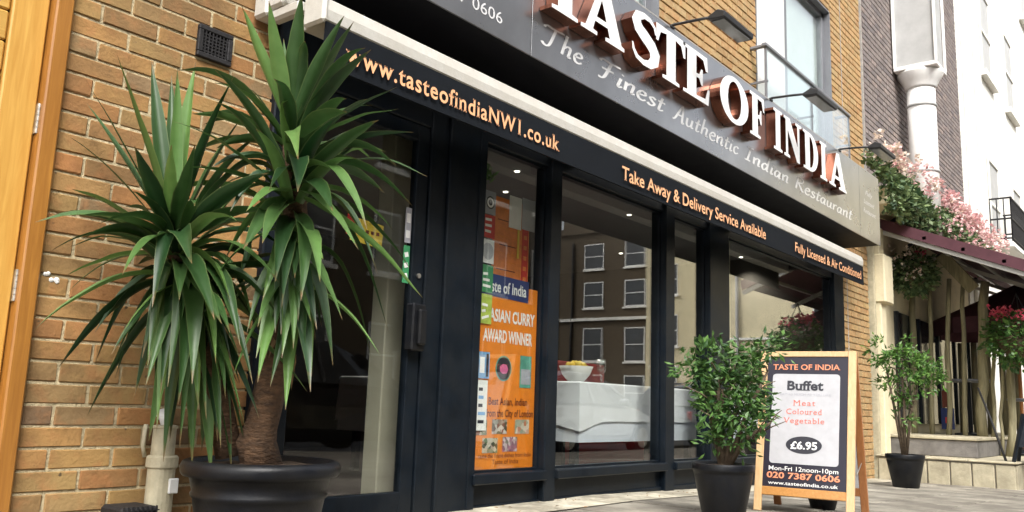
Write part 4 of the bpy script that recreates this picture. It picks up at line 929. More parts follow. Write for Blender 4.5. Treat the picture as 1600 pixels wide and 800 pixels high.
# leaves read from the photograph: (head, tip px, tip py, tip depth offset, arch, width, height along the head)
KEY = [
 # head A, upright
 ('A', 378, 10, -.05, .01, .050, .9), ('A', 420, 2, -.12, .00, .060, 1.0), ('A', 472, -12, -.10, .0, .066, 1.0), ('A', 458, 72, .16, .0, .045, 1.0), ('A', 443, 60, .2, .0, .05, 1.0),
 ('A', 538, 24, -.05, .015, .046, .95), ('A', 553, 34, .02, .015, .046, .9), ('A', 580, 76, -.10, .02, .052, .85), ('A', 620, 136, .1, .015, .042, .8),
 ('A', 623, 170, -.05, .02, .050, .7), ('A', 646, 206, .05, .025, .050, .6), ('A', 300, 178, -.05, .04, .050, .75), ('A', 318, 195, .10, .05, .050, .7), ('A', 338, 232, .0, .05, .055, .6), ('A', 330, 262, -.1, .05, .055, .5),
 ('A', 542, 175, -.35, .03, .050, .8), ('A', 466, 248, -.50, .06, .062, .75), ('A', 465, 300, -.52, .07, .060, .55), ('A', 420, 300, -.35, .06, .06, .5),
 ('A', 644, 322, -.05, .09, .055, .55), ('A', 573, 358, -.42, .12, .062, .45), ('A', 600, 300, .25, .06, .05, .5), ('A', 560, 390, -.35, .06, .06, .25), ('A', 660, 465, -.20, .07, .055, .2),
 ('A', 360, 330, -.2, .06, .06, .35), ('A', 330, 300, .15, .05, .05, .4), ('A', 380, 390, -.35, .05, .06, .2), ('A', 640, 420, .15, .10, .05, .3), ('A', 607, 520, .0, .13, .05, .15),
 # head A, hanging
 ('C', 466, 500, -.25, .08, .052, .5), ('C', 495, 515, -.30, .10, .058, .5), ('C', 487, 588, -.20, .10, .055, .2), ('C', 535, 500, -.38, .12, .060, .6), ('C', 520, 572, -.22, .12, .058, .3), ('C', 455, 600, -.1, .08, .05, .1),
 ('C', 500, 440, -.45, .08, .06, .7), ('C', 430, 520, -.25, .07, .055, .4), ('C', 505, 405, -.35, .03, .05, .5), ('C', 580, 560, .05, .14, .045, .4), ('C', 410, 470, -.30, .07, .05, .6), ('C', 440, 560, -.3, .07, .05, .2), ('C', 485, 612, -.35, .10, .055, -.3),
  ('C', 400, 560, -.25, .09, .055, .3), ('C', 386, 520, -.2, .08, .05, .2), ('C', 422, 605, -.25, .09, .05, -.1), ('C', 446, 640, -.22, .08, .05, -.4), ('C', 458, 545, -.3, .09, .055, .4), ('C', 476, 560, -.28, .10, .055, .1), ('C', 415, 560, -.28, .07, .05, -.3), ('C', 440, 480, -.4, .08, .055, .8), ('C', 470, 470, -.42, .07, .055, 1.1), ('C', 430, 440, -.4, .06, .05, 1.0),
 ('B', 300, 600, -.35, .12, .06, .1), ('B', 322, 655, -.25, .12, .055, -.2), ('B', 352, 622, -.28, .10, .055, .0), ('B', 262, 605, -.3, .12, .058, .2), ('B', 222, 560, -.25, .12, .055, .3), ('B', 395, 600, -.22, .10, .05, .2), ('B', 375, 540, -.35, .11, .055, .4), ('B', 335, 500, -.45, .10, .055, .6),
 ('B', 400, 300, -.1, .06, .055, .8), ('B', 425, 330, -.2, .08, .055, .7), ('B', 440, 385, -.05, .09, .05, .6), ('B', 410, 420, .05, .1, .055, .4), ('B', 425, 475, -.15, .1, .055, .3), ('B', 395, 505, -.1, .1, .055, .3), ('B', 360, 470, -.3, .1, .06, .5), ('B', 415, 545, -.05, .1, .05, .1), ('A', 330, 350, -.05, .07, .055, .2), ('A', 352, 405, -.12, .09, .055, .1), ('A', 372, 440, -.05, .09, .055, .1), ('A', 300, 240, .1, .05, .05, .6), ('A', 345, 290, .0, .06, .055, .3), ('A', 385, 330, -.3, .06, .055, .2), ('A', 410, 380, -.38, .05, .055, .1), ('A', 520, 330, -.35, .08, .06, .3), ('A', 590, 430, -.1, .1, .05, .1), ('A', 620, 260, .0, .06, .05, .5), ('A', 615, 360, .1, .09, .05, .3),
 ('B', 300, 735, -.12, .12, .06, .0), ('B', 330, 745, -.10, .12, .06, -.3), ('B', 362, 738, -.08, .11, .058, -.3), ('B', 255, 722, -.10, .13, .06, -.1), ('B', 388, 722, -.06, .11, .055, -.2), ('B', 345, 700, -.2, .12, .06, .2), ('B', 280, 700, -.22, .13, .06, .3), ('B', 315, 705, .08, .1, .06, -.5), ('B', 405, 655, -.12, .10, .055, .1), ('B', 240, 640, -.02, .12, .05, .2),
 # head B, upright
 ('B', 182, 84, -.10, .0, .058, 1.0), ('B', 134, 124, .0, .01, .036, .9), ('B', 237, 96, .05, .0, .046, 1.0), ('B', 277, 108, -.05, .0, .048, 1.0), ('B', 306, 98, .05, .0, .048, 1.0), ('B', 366, 118, -.05, .01, .044, .9), ('B', 268, 118, .12, .0, .04, 1.0),
 ('B', 210, 230, -.40, .0, .055, .9), ('B', 305, 225, -.40, .0, .056, .95), ('B', 268, 226, -.42, .0, .052, 1.0),
 ('B', 124, 165, .1, .03, .044, .8), ('B', 106, 212, -.05, .03, .052, .7), ('B', 112, 296, .0, .05, .050, .5), ('B', 80, 336, -.05, .06, .056, .4), ('B', 128, 374, -.35, .10, .058, .5), ('B', 64, 395, .12, .08, .035, .45),
 ('B', 100, 462, -.05, .13, .052, .4), ('B', 148, 520, -.15, .13, .050, .3), ('B', 380, 180, .12, .03, .05, .8), ('B', 395, 240, .0, .05, .05, .7), ('B', 420, 270, -.25, .03, .058, .7), ('B', 400, 215, .1, .04, .05, .7),
 ('B', 300, 412, -.52, .07, .066, .75), ('B', 238, 480, -.42, .13, .068, .6), ('B', 280, 470, -.4, .08, .05, .3), ('B', 435, 440, -.30, .10, .058, .55), ('B', 370, 345, -.4, .05, .055, .6), ('B', 205, 300, -.3, .05, .05, .5),
 ('B', 140, 565, .05, .16, .045, .2), ('B', 132, 650, .0, .12, .036, -.1), ('B', 245, 672, -.20, .12, .070, .1), ('B', 278, 632, -.35, .12, .060, .3), ('B', 337, 568, -.38, .12, .062, .35), ('B', 383, 668, -.28, .12, .066, .0),
 ('B', 232, 690, -.05, .13, .055, -.1), ('B', 180, 590, .0, .14, .05, .1), ('B', 210, 620, -.1, .12, .055, .0), ('B', 450, 520, -.2, .08, .05, .1), ('B', 480, 612, -.15, .08, .052, -.4), ('B', 310, 640, -.2, .10, .06, -.1), ('B', 340, 690, -.1, .10, .055, -.2), ('B', 295, 700, .05, .1, .05, -.2), ('B', 365, 700, .08, .1, .05, -.3), ('B', 265, 690, .1, .1, .05, -.2),
]
def head_pt(h, s):
    if h == 'A': a, b = at_D(458, 330, 3.11), at_D(453, 200, 3.10)
    elif h == 'C': a, b = at_D(456, 440, 3.12), at_D(460, 340, 3.12)
    else: a, b = at_D(288, 450, 3.05), at_D(268, 362, 3.02)
    return a + (b-a)*s
def clear_wall(p): 
    if p.y > -0.02 : p.y = -0.02-RN.random()*0.03
    return p
for (h, px, py, dd, arch, wdt, s) in KEY:
    b0 = head_pt(h, s); tip = clear_wall(at_D(px, py, PD+dd)); dirv = (tip-b0).normalized()
    yucca_leaf(b0 + dirv*0.02, tip, arch*RN.uniform(.5, 1.4), wdt*RN.uniform(0.9, 1.3), RN.uniform(0.15, 0.6), RN.uniform(-.6, .6))
for h, cnt in (('A', 30), ('C', 16), ('B', 44)):               # the crowded leaves behind and within
    for k in range(cnt):
        s = RN.uniform(-0.2, 0.9); b0 = head_pt(h, s); az = RN.uniform(0, 2*math.pi)
        el = (RN.uniform(0.1, 1.1) if h == 'A' else RN.uniform(-1.3, -0.2) if h == 'C' else RN.uniform(-1.3, 0.5))*(1 if s > 0.3 else 0.8)
        Ln = RN.uniform(0.34, 0.52)
        tip = b0 + Vector((math.cos(az)*math.cos(el), math.sin(az)*math.cos(el), math.sin(el)))*Ln
        tip = clear_wall(tip)
        yucca_leaf(b0, tip, RN.uniform(0.03, 0.10), RN.uniform(0.042, 0.060), RN.uniform(0.2, 0.5), RN.uniform(-.5, .5))

M['dry'] = pm('dry_leaf', (0.24, 0.15, 0.07), 0.8, var=0.4, scale=30)
for (px, py, dd, h, s_) in ((420, 560, -.05, 'C', -.6), (400, 640, -.03, 'C', -1.0), (455, 610, .03, 'C', -.9), (335, 640, -.05, 'B', -.6), (310, 600, .05, 'B', -.4), (372, 600, .02, 'B', -.7), (440, 520, -.08, 'C', -.3)):
    b0 = head_pt(h, s_); yucca_leaf(b0, at_D(px, py, PD+dd), 0.03, 0.032, 0.6, RN.uniform(-.8, .8), M['dry'])

# ================================================================== SHRUBS IN POTS
def pot_prof(r1, h): 
    r0 = r1*0.66
    return [(r0*0.9, 0.0), (r0, 0.006), (r0+(r1-r0)*0.82, h*0.80), (r1*0.955, h*0.86), (r1*0.99, h*0.865), (r1, h*0.90), (r1, h*0.985), (r1*0.985, h), (r1*0.93, h), (r1*0.91, h*0.93), (0.02, h*0.93)]
def shrub(label_pot, label_shrub, x, y, z0, r1, h, clumps, stems, mat, leaf, nleaf, seed, petal=None):
    r = random.Random(seed)
    p_ = thing('plant_pot', label_pot, 'pot', (x, y, z0), group='black plant pots along the shopfront')
    MB().lathe(pot_prof(r1, h), (x, y, z0), 40).build('pot_body', M['plastic'], p_, smooth=True)
    MB().lathe([(r1*0.9, 0.0), (r1*0.5, 0.012), (0.01, 0.018)], (x, y, z0+h*0.93), 20).build('soil', M['soil'], p_)
    t_ = thing('potted_shrub', label_shrub, 'shrub', (x, y, z0+h))
    tk = MB(); hub = Vector((x, y, z0+h*0.93))
    for (sx, sy, sz) in stems:
        e = hub+Vector((sx, sy, sz)); mid = hub + (e-hub)*0.5 + Vector((r.uniform(-.02, .02), r.uniform(-.02, .02), 0.03))
        tk.tube([hub+Vector((sx*.08, sy*.08, -.01)), mid, e], [0.017, 0.013, 0.006], 8)
        for k in range(7):
            a = hub+(e-hub)*r.uniform(0.5, 1.0); b = a+Vector((r.gauss(0, .08), r.gauss(0, .08), r.uniform(0, .13))); tk.tube([a, (a+b)/2+Vector((0, 0, .01)), b], [0.005, 0.004, 0.002], 5)
    tk.build('trunk', M['twig'], t_, smooth=True)
    fo = MB(); tot = sum(c[3]**2 for c in clumps)
    for (cx, cy, cz, cr) in clumps:
        c0 = Vector((x+cx, y+cy, z0+h+cz)); nn = int(nleaf*cr*cr/tot)
        twigs = [c0 + Vector((r.gauss(0, 1), r.gauss(0, 1), r.gauss(0, .9))).normalized()*cr*(r.random()**0.4) for _ in range(max(6, nn//14))]
        for k in range(nn):
            tw = r.choice(twigs); p = tw + Vector((r.gauss(0, .028), r.gauss(0, .028), r.gauss(0, .022)))
            d = (p-c0)*0.7/cr + Vector((r.gauss(0, .6), r.gauss(0, .6), r.gauss(-0.15, .5))); d.normalize(); L_ = leaf*r.uniform(.65, 1.25); sd = d.cross(Vector((r.gauss(0, .5), r.gauss(0, .5), 1))).normalized()*L_*0.24; nn_ = sd.cross(d).normalized()*L_*0.07
            fo.add([p, p+d*L_*.45+sd-nn_, p+d*L_, p+d*L_*.45-sd-nn_, p+d*L_*.5+nn_], [(0, 1, 4), (1, 2, 4), (2, 3, 4), (3, 0, 4)])
    tag(fo.build('crown', M[mat], t_), kind='stuff')
    return t_
q = at_X(1130, 725, 4.5)
shrub('round black pot left of the wooden sandwich board', 'dark green bushy shrub half covering the sandwich board corner', 4.5, q.y, 0.0, 0.168, 0.295,
      [(0, 0.10, .50, .13), (0, .17, .54, .10), (0, .02, .58, .12), (0, -.08, .46, .15), (0, -.19, .58, .10), (.02, -.25, .63, .08), (0, .05, .36, .14), (.0, -.10, .30, .14), (.02, -.18, .28, .08), (-.03, -.21, .22, .06), (.05, -.14, .42, .13), (0, .02, .24, .11), (0, -.06, .18, .10), (-.03, .0, .13, .07), (-.02, -.08, .11, .05)],
      [(0, 0.0, .42), (0.01, .12, .40), (0, -.14, .45), (0, -.26, .52), (0.02, .03, .5), (-.02, -.28, .25)], 'shrub', 0.052, 1750, 5)
q = at_X(1415, 738, 9.4)
shrub('black tapered pot standing by the cream neighbour pier', 'pale green leafy shrub by the cream pier and log fence', 9.4, q.y, gz(9.4), 0.185, 0.325,
      [(0, .08, .95, .17), (0, .20, 1.02, .14), (0, -.05, .85, .20), (0, -.22, .82, .20), (0, .0, 1.08, .12), (0, .02, .55, .12), (0, .16, .7, .10), (0, -.02, .35, .10), (.0, -.3, .85, .10)],
      [(0, .04, .85), (0, .16, .95), (0, -.15, .75), (0, 0, 1.0)], 'shrub2', 0.062, 1150, 8)
sp = thing('plant_pot', 'small black pot half hidden behind the sandwich board', 'pot', (5.72, -1.17, 0), group='black plant pots along the shopfront')
zz = gz(5.72)
MB().lathe(pot_prof(0.115, 0.16), (5.72, -1.17, zz), 32).build('pot_body', M['plastic'], sp, smooth=True)
MB().lathe([(0.10, 0), (0.01, 0.01)], (5.72, -1.17, zz+0.145), 16).build('soil', M['soil'], sp)

# ================================================================== SANDWICH BOARD
ab_loc = Vector((5.115, -1.262, 0)); ab_rz = math.atan2(0.066, 0.563)      # slight turn
ab = thing('sandwich_board', 'wooden sandwich board with black menu panel and white card', 'sandwich board', ab_loc, rz=0.0)
# local frame: u to the viewer's right (about -Y), n depth (+X), z up
U_ = Vector((math.sin(0.116), -math.cos(0.116), 0)); N_ = Vector((math.cos(0.116), math.sin(0.116), 0))
HB, HW, LEAN = 0.955, 0.285, 0.215
V_ = (Vector((0, 0, HB)) + N_*LEAN).normalized(); W_ = U_.cross(V_)           # W_ points to the viewer
def abp(u, v, w=0.0): return ab_loc + U_*u + V_*v + W_*w
def abox(name, u0, u1, v0, v1, w0, w1, mat, bevel=0.003):
    vs = [abp(u, v, w_) for w_ in (w1, w0) for (u, v) in ((u0, v0), (u1, v0), (u1, v1), (u0, v1))]
    return MB().add(vs, [(0, 1, 2, 3), (7, 6, 5, 4), (0, 4, 5, 1), (1, 5, 6, 2), (2, 6, 7, 3), (3, 7, 4, 0)]).build(name, M[mat], ab, bevel=bevel)
VL = HB/ V_.z
abox('leg', -HW, -HW+0.045, 0.0, VL, -0.012, 0.012, 'wood_pine'); abox('leg', HW-0.045, HW, -0.02, VL, -0.012, 0.012, 'wood_pine')
abox('top_rail', -HW+0.045, HW-0.045, VL-0.035, VL, -0.011, 0.011, 'wood_pine'); abox('bottom_rail', -HW+0.045, HW-0.045, 0.095, 0.145, -0.011, 0.011, 'wood_rail')
pn = abox('panel', -HW+0.045, HW-0.045, 0.145, VL-0.035, -0.006, 0.004, 'p_boardblack', bevel=0)
def rrect(u0, u1, v0, v1, r, w_):
    pts = []
    for (cu, cv, a0) in ((u1-r, v1-r, 0), (u0+r, v1-r, 90), (u0+r, v0+r, 180), (u1-r, v0+r, 270)):
        for k in range(5): a = rad(a0+k*22.5); pts.append(abp(cu+r*math.cos(a), cv+r*math.sin(a), w_))
    return pts
MB().add(rrect(-0.205, 0.195, 0.285, 0.835, 0.02, 0.006), [tuple(range(20))]).build('card', M['p_card'], ab)
def abt(txt, u, v, w_, h, mat, **k): letter_mesh('lettering', txt, abp(u, v, 0.0075), U_, V_, w_, h, M[mat], ab, **k)
abt('TASTE OF INDIA', -0.205, 0.862, 0.40, 0.034, 'p_heading', bold=0.012, serif=0.05)
abt('Buffet', -0.115, 0.735, 0.215, 0.058, 'p_ink', bold=0.03, serif=0.05)
abt('EAT AS MUCH AS YOU LIKE', -0.155, 0.70, 0.30, 0.014, 'p_grey')
abt('Meat', -0.075, 0.638, 0.13, 0.033, 'p_salmon', bold=0.0, serif=0.05, spacing=1.15)
abt('Coloured', -0.115, 0.585, 0.21, 0.033, 'p_salmon', bold=0.0, serif=0.05, spacing=1.1)
abt('Vegetable', -0.13, 0.53, 0.24, 0.033, 'p_salmon', bold=0.0, serif=0.05, spacing=1.1)
MB().add([abp(-0.005+0.105*math.cos(2*math.pi*i/40), 0.40+0.052*math.sin(2*math.pi*i/40), 0.0070) for i in range(40)], [tuple(range(40))]).build('price_oval', M['p_ink'], ab)
abt('£6.95', -0.082, 0.376, 0.155, 0.046, 'p_white', bold=0.025, serif=0.03)
abt('Mon-Fri 12noon-10pm', -0.205, 0.243, 0.40, 0.026, 'p_white', bold=0.006)
abt('020 7387 0606', -0.215, 0.198, 0.42, 0.036, 'p_heading', bold=0.025)
abt('www.tasteofindia.co.uk', -0.205, 0.160, 0.40, 0.020, 'p_white', bold=0.01)
# rear frame leaning the other way
V2 = (Vector((0, 0, HB)) - N_*0.215).normalized()
def abq(u, v, w=0.0): return ab_loc + N_*0.43 + U_*u + V2*v + N_*w
def rbox(name, u0, u1, v0, v1, w0, w1, mat):
    vs = [abq(u, v, w_) for w_ in (w0, w1) for (u, v) in ((u0, v0), (u1, v0), (u1, v1), (u0, v1))]
    return MB().add(vs, [(0, 1, 2, 3), (7, 6, 5, 4), (0, 4, 5, 1), (1, 5, 6, 2), (2, 6, 7, 3), (3, 7, 4, 0)]).build(name, M[mat], ab, bevel=0.003)
rbox('leg', -HW, -HW+0.045, 0.0, VL, 0.006, 0.03, 'wood_red'); rbox('leg', HW-0.045, HW, -0.02, VL, 0.006, 0.03, 'wood_red')
rbox('bottom_rail', -HW+0.045, HW-0.045, 0.095, 0.145, 0.007, 0.028, 'wood_red')
rbox('panel', -HW+0.045, HW-0.045, 0.145, VL-0.02, 0.008, 0.018, 'p_card')
MB().tube([abp(HW-0.02, 0.30, -0.013), abp(HW-0.02, 0.27, -0.15), abq(HW-0.02, 0.30, 0.0)], 0.003, 6).build('chain', M['steel'], ab)

# ================================================================== NEIGHBOURING TERRACE ON THE RIGHT
nb = thing('dark_brick_house', 'dark brown brick house with cream ground floor beyond the restaurant', 'building', (10.95, 0, -0.4))
NX0, NX1 = 10.96, 16.62
MB().box(NX0, NX1, 0.012, 8, 3.1, 13).build('wall', M['mortar_dark'], nb)
brick_field('brick_courses', [(NX0+0.01, NX1-0.01, 3.15, 9.0)], nb.children[0], M['brick_dark'], y=0.0)
MB().box(NX0, NX1, 0.02, 0.3, -0.4, 3.1).build('ground_floor_wall', M['cream'], nb)
MB().box(10.98, 11.18, -0.10, 0.02, -0.4, 2.9).build('pier', M['cream'], nb, bevel=0.01)
MB().box(10.96, 11.32, -0.16, 0.02, 1.95, 2.55).build('pier_block', M['cream'], nb, bevel=0.015)
MB().box(10.90, 10.955, -0.05, 0.05, -0.4, 2.8).build('downpipe', M['pipe'], nb, bevel=0.015, seg=2)
MB().box(11.95, 16.3, -0.002, 0.02, 0.5, 1.95).build('shop_window', M['glass_far'], nb)
for k in range(5): MB().box(11.95+k*1.08, 12.03+k*1.08, -0.03, -0.0025, 0.5, 1.95).build('window_post', M['black'], nb)
# extract duct on the wall
du = thing('extract_duct', 'pale grey boxed duct narrowing to a round white pipe on the dark brick', 'duct', (12.55, -0.29, 3.0))
MB().box(12.3, 12.8, -0.55, -0.03, 5.42, 9.5).build('duct_box', M['lead'], du, bevel=0.015)
mb = MB()
for (x, y) in ((12.285, -0.57), (12.285, -0.035), (12.815, -0.57)): mb.box(x-0.018, x+0.018, y-0.018, y+0.018, 5.40, 9.5)
mb.box(12.27, 12.83, -0.585, -0.02, 5.36, 5.42); mb.box(12.285, 12.815, -0.565, -0.03, 6.55, 6.59)
mb.build('duct_flange', M['white'], du, bevel=0.006)
MB().lathe([(0.20, 0.0), (0.205, 0.02), (0.24, 0.10), (0.30, 0.20), (0.30, 0.235)], (12.55, -0.30, 5.125), 28).build('duct_collar', M['white'], du, smooth=True)
MB().lathe([(0.185, 0.0), (0.185, 2.17)], (12.55, -0.30, 2.97), 28).build('pipe', M['white'], du, smooth=True)
for z in (4.85, 3.9): MB().lathe([(0.187, 0.0), (0.20, 0.006), (0.20, 0.035), (0.187, 0.04)], (12.55, -0.30, z), 28).build('pipe_ring', M['lead'], du, smooth=True)
MB().box(12.75, 12.85, -0.36, -0.004, 3.6, 4.3).build('pipe_bracket', M['white'], du, bevel=0.01)
# platform and steps
pl = thing('stone_platform', 'raised cream stone platform of blocks under the log fence', 'platform', (10.9, -1.45, -0.17))
MB().box(10.92, 17.5, -1.42, -0.001, -0.4, 0.115).build('core', M['mortar_dark'], pl)
x = -0.35
for k, w_ in enumerate((0.30, 0.27, 0.26, 0.27)):
    pass
ys = [-0.02, -0.30, -0.56, -0.80, -1.02, -1.25, -1.45]
for a, b in zip(ys[:-1], ys[1:]): MB().box(10.885, 10.925, b+0.006, a-0.006, -0.35, 0.10).build('block', M['stone'], pl, bevel=0.008)
for k in range(10): MB().box(10.93+k*0.66, 10.93+k*0.66+0.645, -1.46, -1.42, -0.35, 0.10).build('block', M['stone'], pl, bevel=0.008)
for k in range(9):
    for j in range(3): MB().box(10.87+k*0.74, 10.87+k*0.74+0.73, -1.47+j*0.49, -1.47+j*0.49+0.482, 0.105 if False else 0.1155, 0.138).build('coping_slab', M['stone'], pl, bevel=0.006)
MB().box(11.35, 17.5, -1.0, -0.02, 0.139, 0.335).build('step', M['step_dark'], pl, bevel=0.008)
MB().box(11.33, 17.5, -1.02, -0.02, 0.336, 0.372).build('step_slab', M['stone'], pl, bevel=0.006)
# log fence
fe = thing('log_fence', 'fence of tall upright weathered logs around the neighbour terrace', 'fence', (11.75, -0.7, 0.37))
FXX = 12.6
for (px, wpx, py0, py1) in ((1428, 13, 682, 452), (1455, 9, 682, 442), (1482, 10, 684, 436), (1507, 9, 684, 440), (1538, 18, 702, 440), (1554, 7, 690, 520), (1566, 6, 690, 530), (1579, 14, 692, 535)):
    b = at_X(px, py0, FXX); t_ = at_X(px-1.5, py1, FXX); r = wpx/2/FPX*9.0
    zb = 0.37 if b.y > -1.0 else 0.136
    pts = [Vector((FXX, b.y, zb)) + (Vector((FXX, t_.y, t_.z)) - Vector((FXX, b.y, zb)))*(i/6) + Vector((RN.gauss(0, .008), RN.gauss(0, .010), 0)) for i in range(7)]
    MB().tube(pts, [r*1.08, r*1.02, r, r*1.02, r*.95, r*.93, r*.85], 10, wob=0.3).build('log', M['log'], fe, smooth=True)
rl = MB(); a = at_X(1470, 398, FXX-0.1); b = at_X(1522, 452, FXX-0.1)
rl.bar(a, b, 0.06, 0.16); rl.build('brace', M['log'], fe, bevel=0.01)
# second row behind
for k in range(7):
    y = -0.15-k*0.19; MB().tube([(14.9, y, 0.37 if y > -1.0 else 0.136), (14.9+RN.gauss(0, .01), y, 1.1), (14.9, y+RN.gauss(0, .02), 1.75)], [.05, .045, .04], 8, wob=.3).build('log', M['log'], fe, smooth=True)
# maroon awning
an = thing('maroon_awning', 'maroon canvas awning sloping out over the neighbour terrace', 'awning', (11.2, -0.05, 3.1))
AXA, AXB = 11.15, 16.9
P0 = (-0.06, 3.04); P1 = (-1.70, 2.36)
def slope(y): return P0[1] + (P1[1]-P0[1])*(P0[0]-y)/(P0[0]-P1[0])
mb = MB(); n = 12; mseg = 20
for i in range(mseg+1):
    x = AXA+(AXB-AXA)*i/mseg
    for j in range(n+1):
        y = P0[0]+(P1[0]-P0[0])*j/n; mb.v.append(Vector((x, y, slope(y)-0.03*math.sin(math.pi*j/n)*(0.5+0.5*math.cos(i*math.pi/5*2)))))
for i in range(mseg):
    for j in range(n): a = i*(n+1)+j; mb.f.append((a, a+1, a+n+2, a+n+1)); mb.m.append(0)
mb.build('canopy', M['maroon'], an, smooth=True)
MB().add([(AXA, P0[0], P0[1]), (AXA, P1[0], P1[1]), (AXA, P1[0], P1[1]-0.14), (AXA, P0[0], P0[1]-0.14), (AXA+.006, P0[0], P0[1]), (AXA+.006, P1[0], P1[1]), (AXA+.006, P1[0], P1[1]-0.14), (AXA+.006, P0[0], P0[1]-0.14)], [(0, 1, 2, 3), (7, 6, 5, 4), (2, 6, 7, 3), (0, 4, 5, 1)]).build('side_valance', M['maroon'], an)
MB().box(AXA, AXB, P1[0]-0.01, P1[0], P1[1]-0.09, P1[1]).build('front_valance', M['maroon'], an)
for x in (AXA+0.05, 13.0, 14.9, AXB-0.05):
    MB().bar((x, P0[0], P0[1]-0.17), (x, P1[0], P1[1]-0.17), 0.05, 0.05).build('rafter', M['alu'], an)
for k in range(1, 4):
    y = P0[0]-0.42*k-0.1; MB().bar((AXA, y, slope(y)-0.09), (AXB, y, slope(y)-0.09), 0.04, 0.04).build('purlin', M['alu'], an)
# flower planter above the awning
fl = thing('flower_planter', 'long planter spilling green leaves with pink flowers above the maroon awning', 'planter', (10.95, -0.3, 3.0))
MB().box(10.6, 17.0, -0.32, -0.004, 3.08, 3.30).build('trough', M['cream'], fl, bevel=0.01)
for k in range(5): MB().bar((11.3+k*1.3, -0.28, 3.07), (11.3+k*1.3, 0.0, 2.9), 0.04, 0.04).build('bracket', M['black'], fl)
fo = MB(); fp_ = MB(); fq = MB(); r = random.Random(3)
def add_leaf(mb, p, d, L_, wid=0.35):
    sd = d.cross(Vector((r.gauss(0, .5), r.gauss(0, .5), 1))).normalized()*L_*wid; mb.add([p, p+d*L_*.5+sd, p+d*L_, p+d*L_*.5-sd], [(0, 1, 2, 3)])
for k in range(9500):
    x = r.uniform(10.25, 17.3); t = r.random(); bulge = 0.75+0.35*mnoise.noise(Vector((x*1.5, 3, 0)))
    z = 2.93 + (0.78+0.07*mnoise.noise(Vector((x*2.2, 0, 1))))*t; y = -0.30 - 0.33*bulge*math.sin(math.pi*min(1, t*1.05+.12))*r.random()**.4 + 0.25*t*r.random()
    if x < 10.9: y -= 0.02
    d = Vector((r.gauss(0, .7), r.gauss(-.5, .6), r.gauss(0, .7))).normalized(); add_leaf(fo, Vector((x, y, z)), d, r.uniform(.05, .095))
for k in range(420):
    x = r.uniform(10.15, 17.4); z = 3.66 + 0.07*mnoise.noise(Vector((x*2.2, 0, 1))) + r.gauss(0.02, .06); y = -0.36 + r.uniform(-.17, .16)
    if mnoise.noise(Vector((x*2.6, z*2, 2))) < -0.15: continue
    tgt = fq if (x < 11.3 and r.random() < 0.6) or r.random() < .18 else fp_; R0 = r.uniform(.025, .055)
    for q_ in range(r.randint(7, 16)):
        v = Vector((r.gauss(0, 1), r.gauss(0, 1), r.gauss(0, 1))).normalized(); add_leaf(tgt, Vector((x, y, z))+v*R0*r.uniform(.6, 1), (v+Vector((r.gauss(0, .5), r.gauss(0, .5), r.gauss(0, .5)))).normalized(), r.uniform(.032, .058), .55)
for k in range(260):
    p = Vector((r.uniform(12, 17), -0.45-r.random()*.2, r.uniform(3.05, 3.5)))
    for _ in range(3): add_leaf(fp_, p, Vector((r.gauss(0, 1), r.gauss(-.4, 1), r.gauss(.2, 1))).normalized(), .04, .5)
tag(fo.build('foliage', M['hedge'], fl), kind='stuff'); tag(fp_.build('flowers', M['petal'], fl), kind='stuff'); tag(fq.build('flowers', M['petal_pale'], fl), kind='stuff')
# hanging baskets
def basket(c, R_, label, seed, petals, hook):
    r2 = random.Random(seed); t_ = thing('hanging_basket', label, 'basket', c, group='hanging flower baskets under the awning')
    MB().lathe([(R_*.15, -R_*.62), (R_*.42, -R_*.5), (R_*.62, -R_*.2), (R_*.66, 0), (R_*.6, 0)], c, 20).build('bowl', M['twig'], t_, smooth=True)
    for k in range(3):
        a = k*2.1; MB().tube([c+Vector((R_*.6*math.cos(a), R_*.6*math.sin(a), 0)), c+Vector((0, 0, hook))], 0.006, 5).build('chain', M['iron'], t_)
    f = MB(); fl_ = MB(); fp2 = MB()
    for k in range(1500):
        v = Vector((r2.gauss(0, 1), r2.gauss(0, 1), r2.gauss(0, .8))).normalized(); p = c + v*R_*(r2.uniform(.55, 1.0)*(1+.25*mnoise.noise(v*2.3))) + Vector((0, 0, -.03)); 
        d = (v + Vector((r2.gauss(0, .7), r2.gauss(0, .7), r2.gauss(-.3, .5)))).normalized(); L_ = r2.uniform(.045, .085); sd = d.cross(Vector((r2.gauss(0, .5), r2.gauss(0, .5), 1))).normalized()*L_*.35; f.add([p, p+d*L_*.5+sd, p+d*L_, p+d*L_*.5-sd], [(0, 1, 2, 3)])
    for (dx, dy, dz, cnt, sprd, which) in petals:
        for k in range(cnt):
            p = c + Vector((dx, dy, dz))*R_ + Vector((r2.gauss(0, sprd), r2.gauss(0, sprd), r2.gauss(0, sprd*.7)))
            for _ in range(3):
                d = Vector((r2.gauss(0, 1), r2.gauss(0, 1), r2.gauss(0, 1))).normalized(); L_ = r2.uniform(.03, .05); sd = d.cross(Vector((r2.gauss(0, .5), r2.gauss(0, .5), 1))).normalized()*L_*.5; (fl_ if which else fp2).add([p, p+d*L_*.5+sd, p+d*L_, p+d*L_*.5-sd], [(0, 1, 2, 3)])
    tag(f.build('foliage', M['hedge'] if seed == 1 else M['shrub'], t_), kind='stuff')
    if fl_.v: tag(fl_.build('flowers', M['petal_red'], t_), kind='stuff')
    if fp2.v: tag(fp2.build('flowers', M['petal_pale'], t_), kind='stuff')
c1 = at_X(1428, 424, 12.0); c2 = at_X(1592, 527, 12.3)
basket(c1, 0.30, 'hanging basket of pale and pink flowers against the cream pier', 1, [(-.2, -.3, .75, 16, .05, True), (-.6, .1, .5, 20, .09, False), (-.7, -.2, -.1, 18, .08, False), (-.5, .5, .4, 8, .05, False)], 0.42)
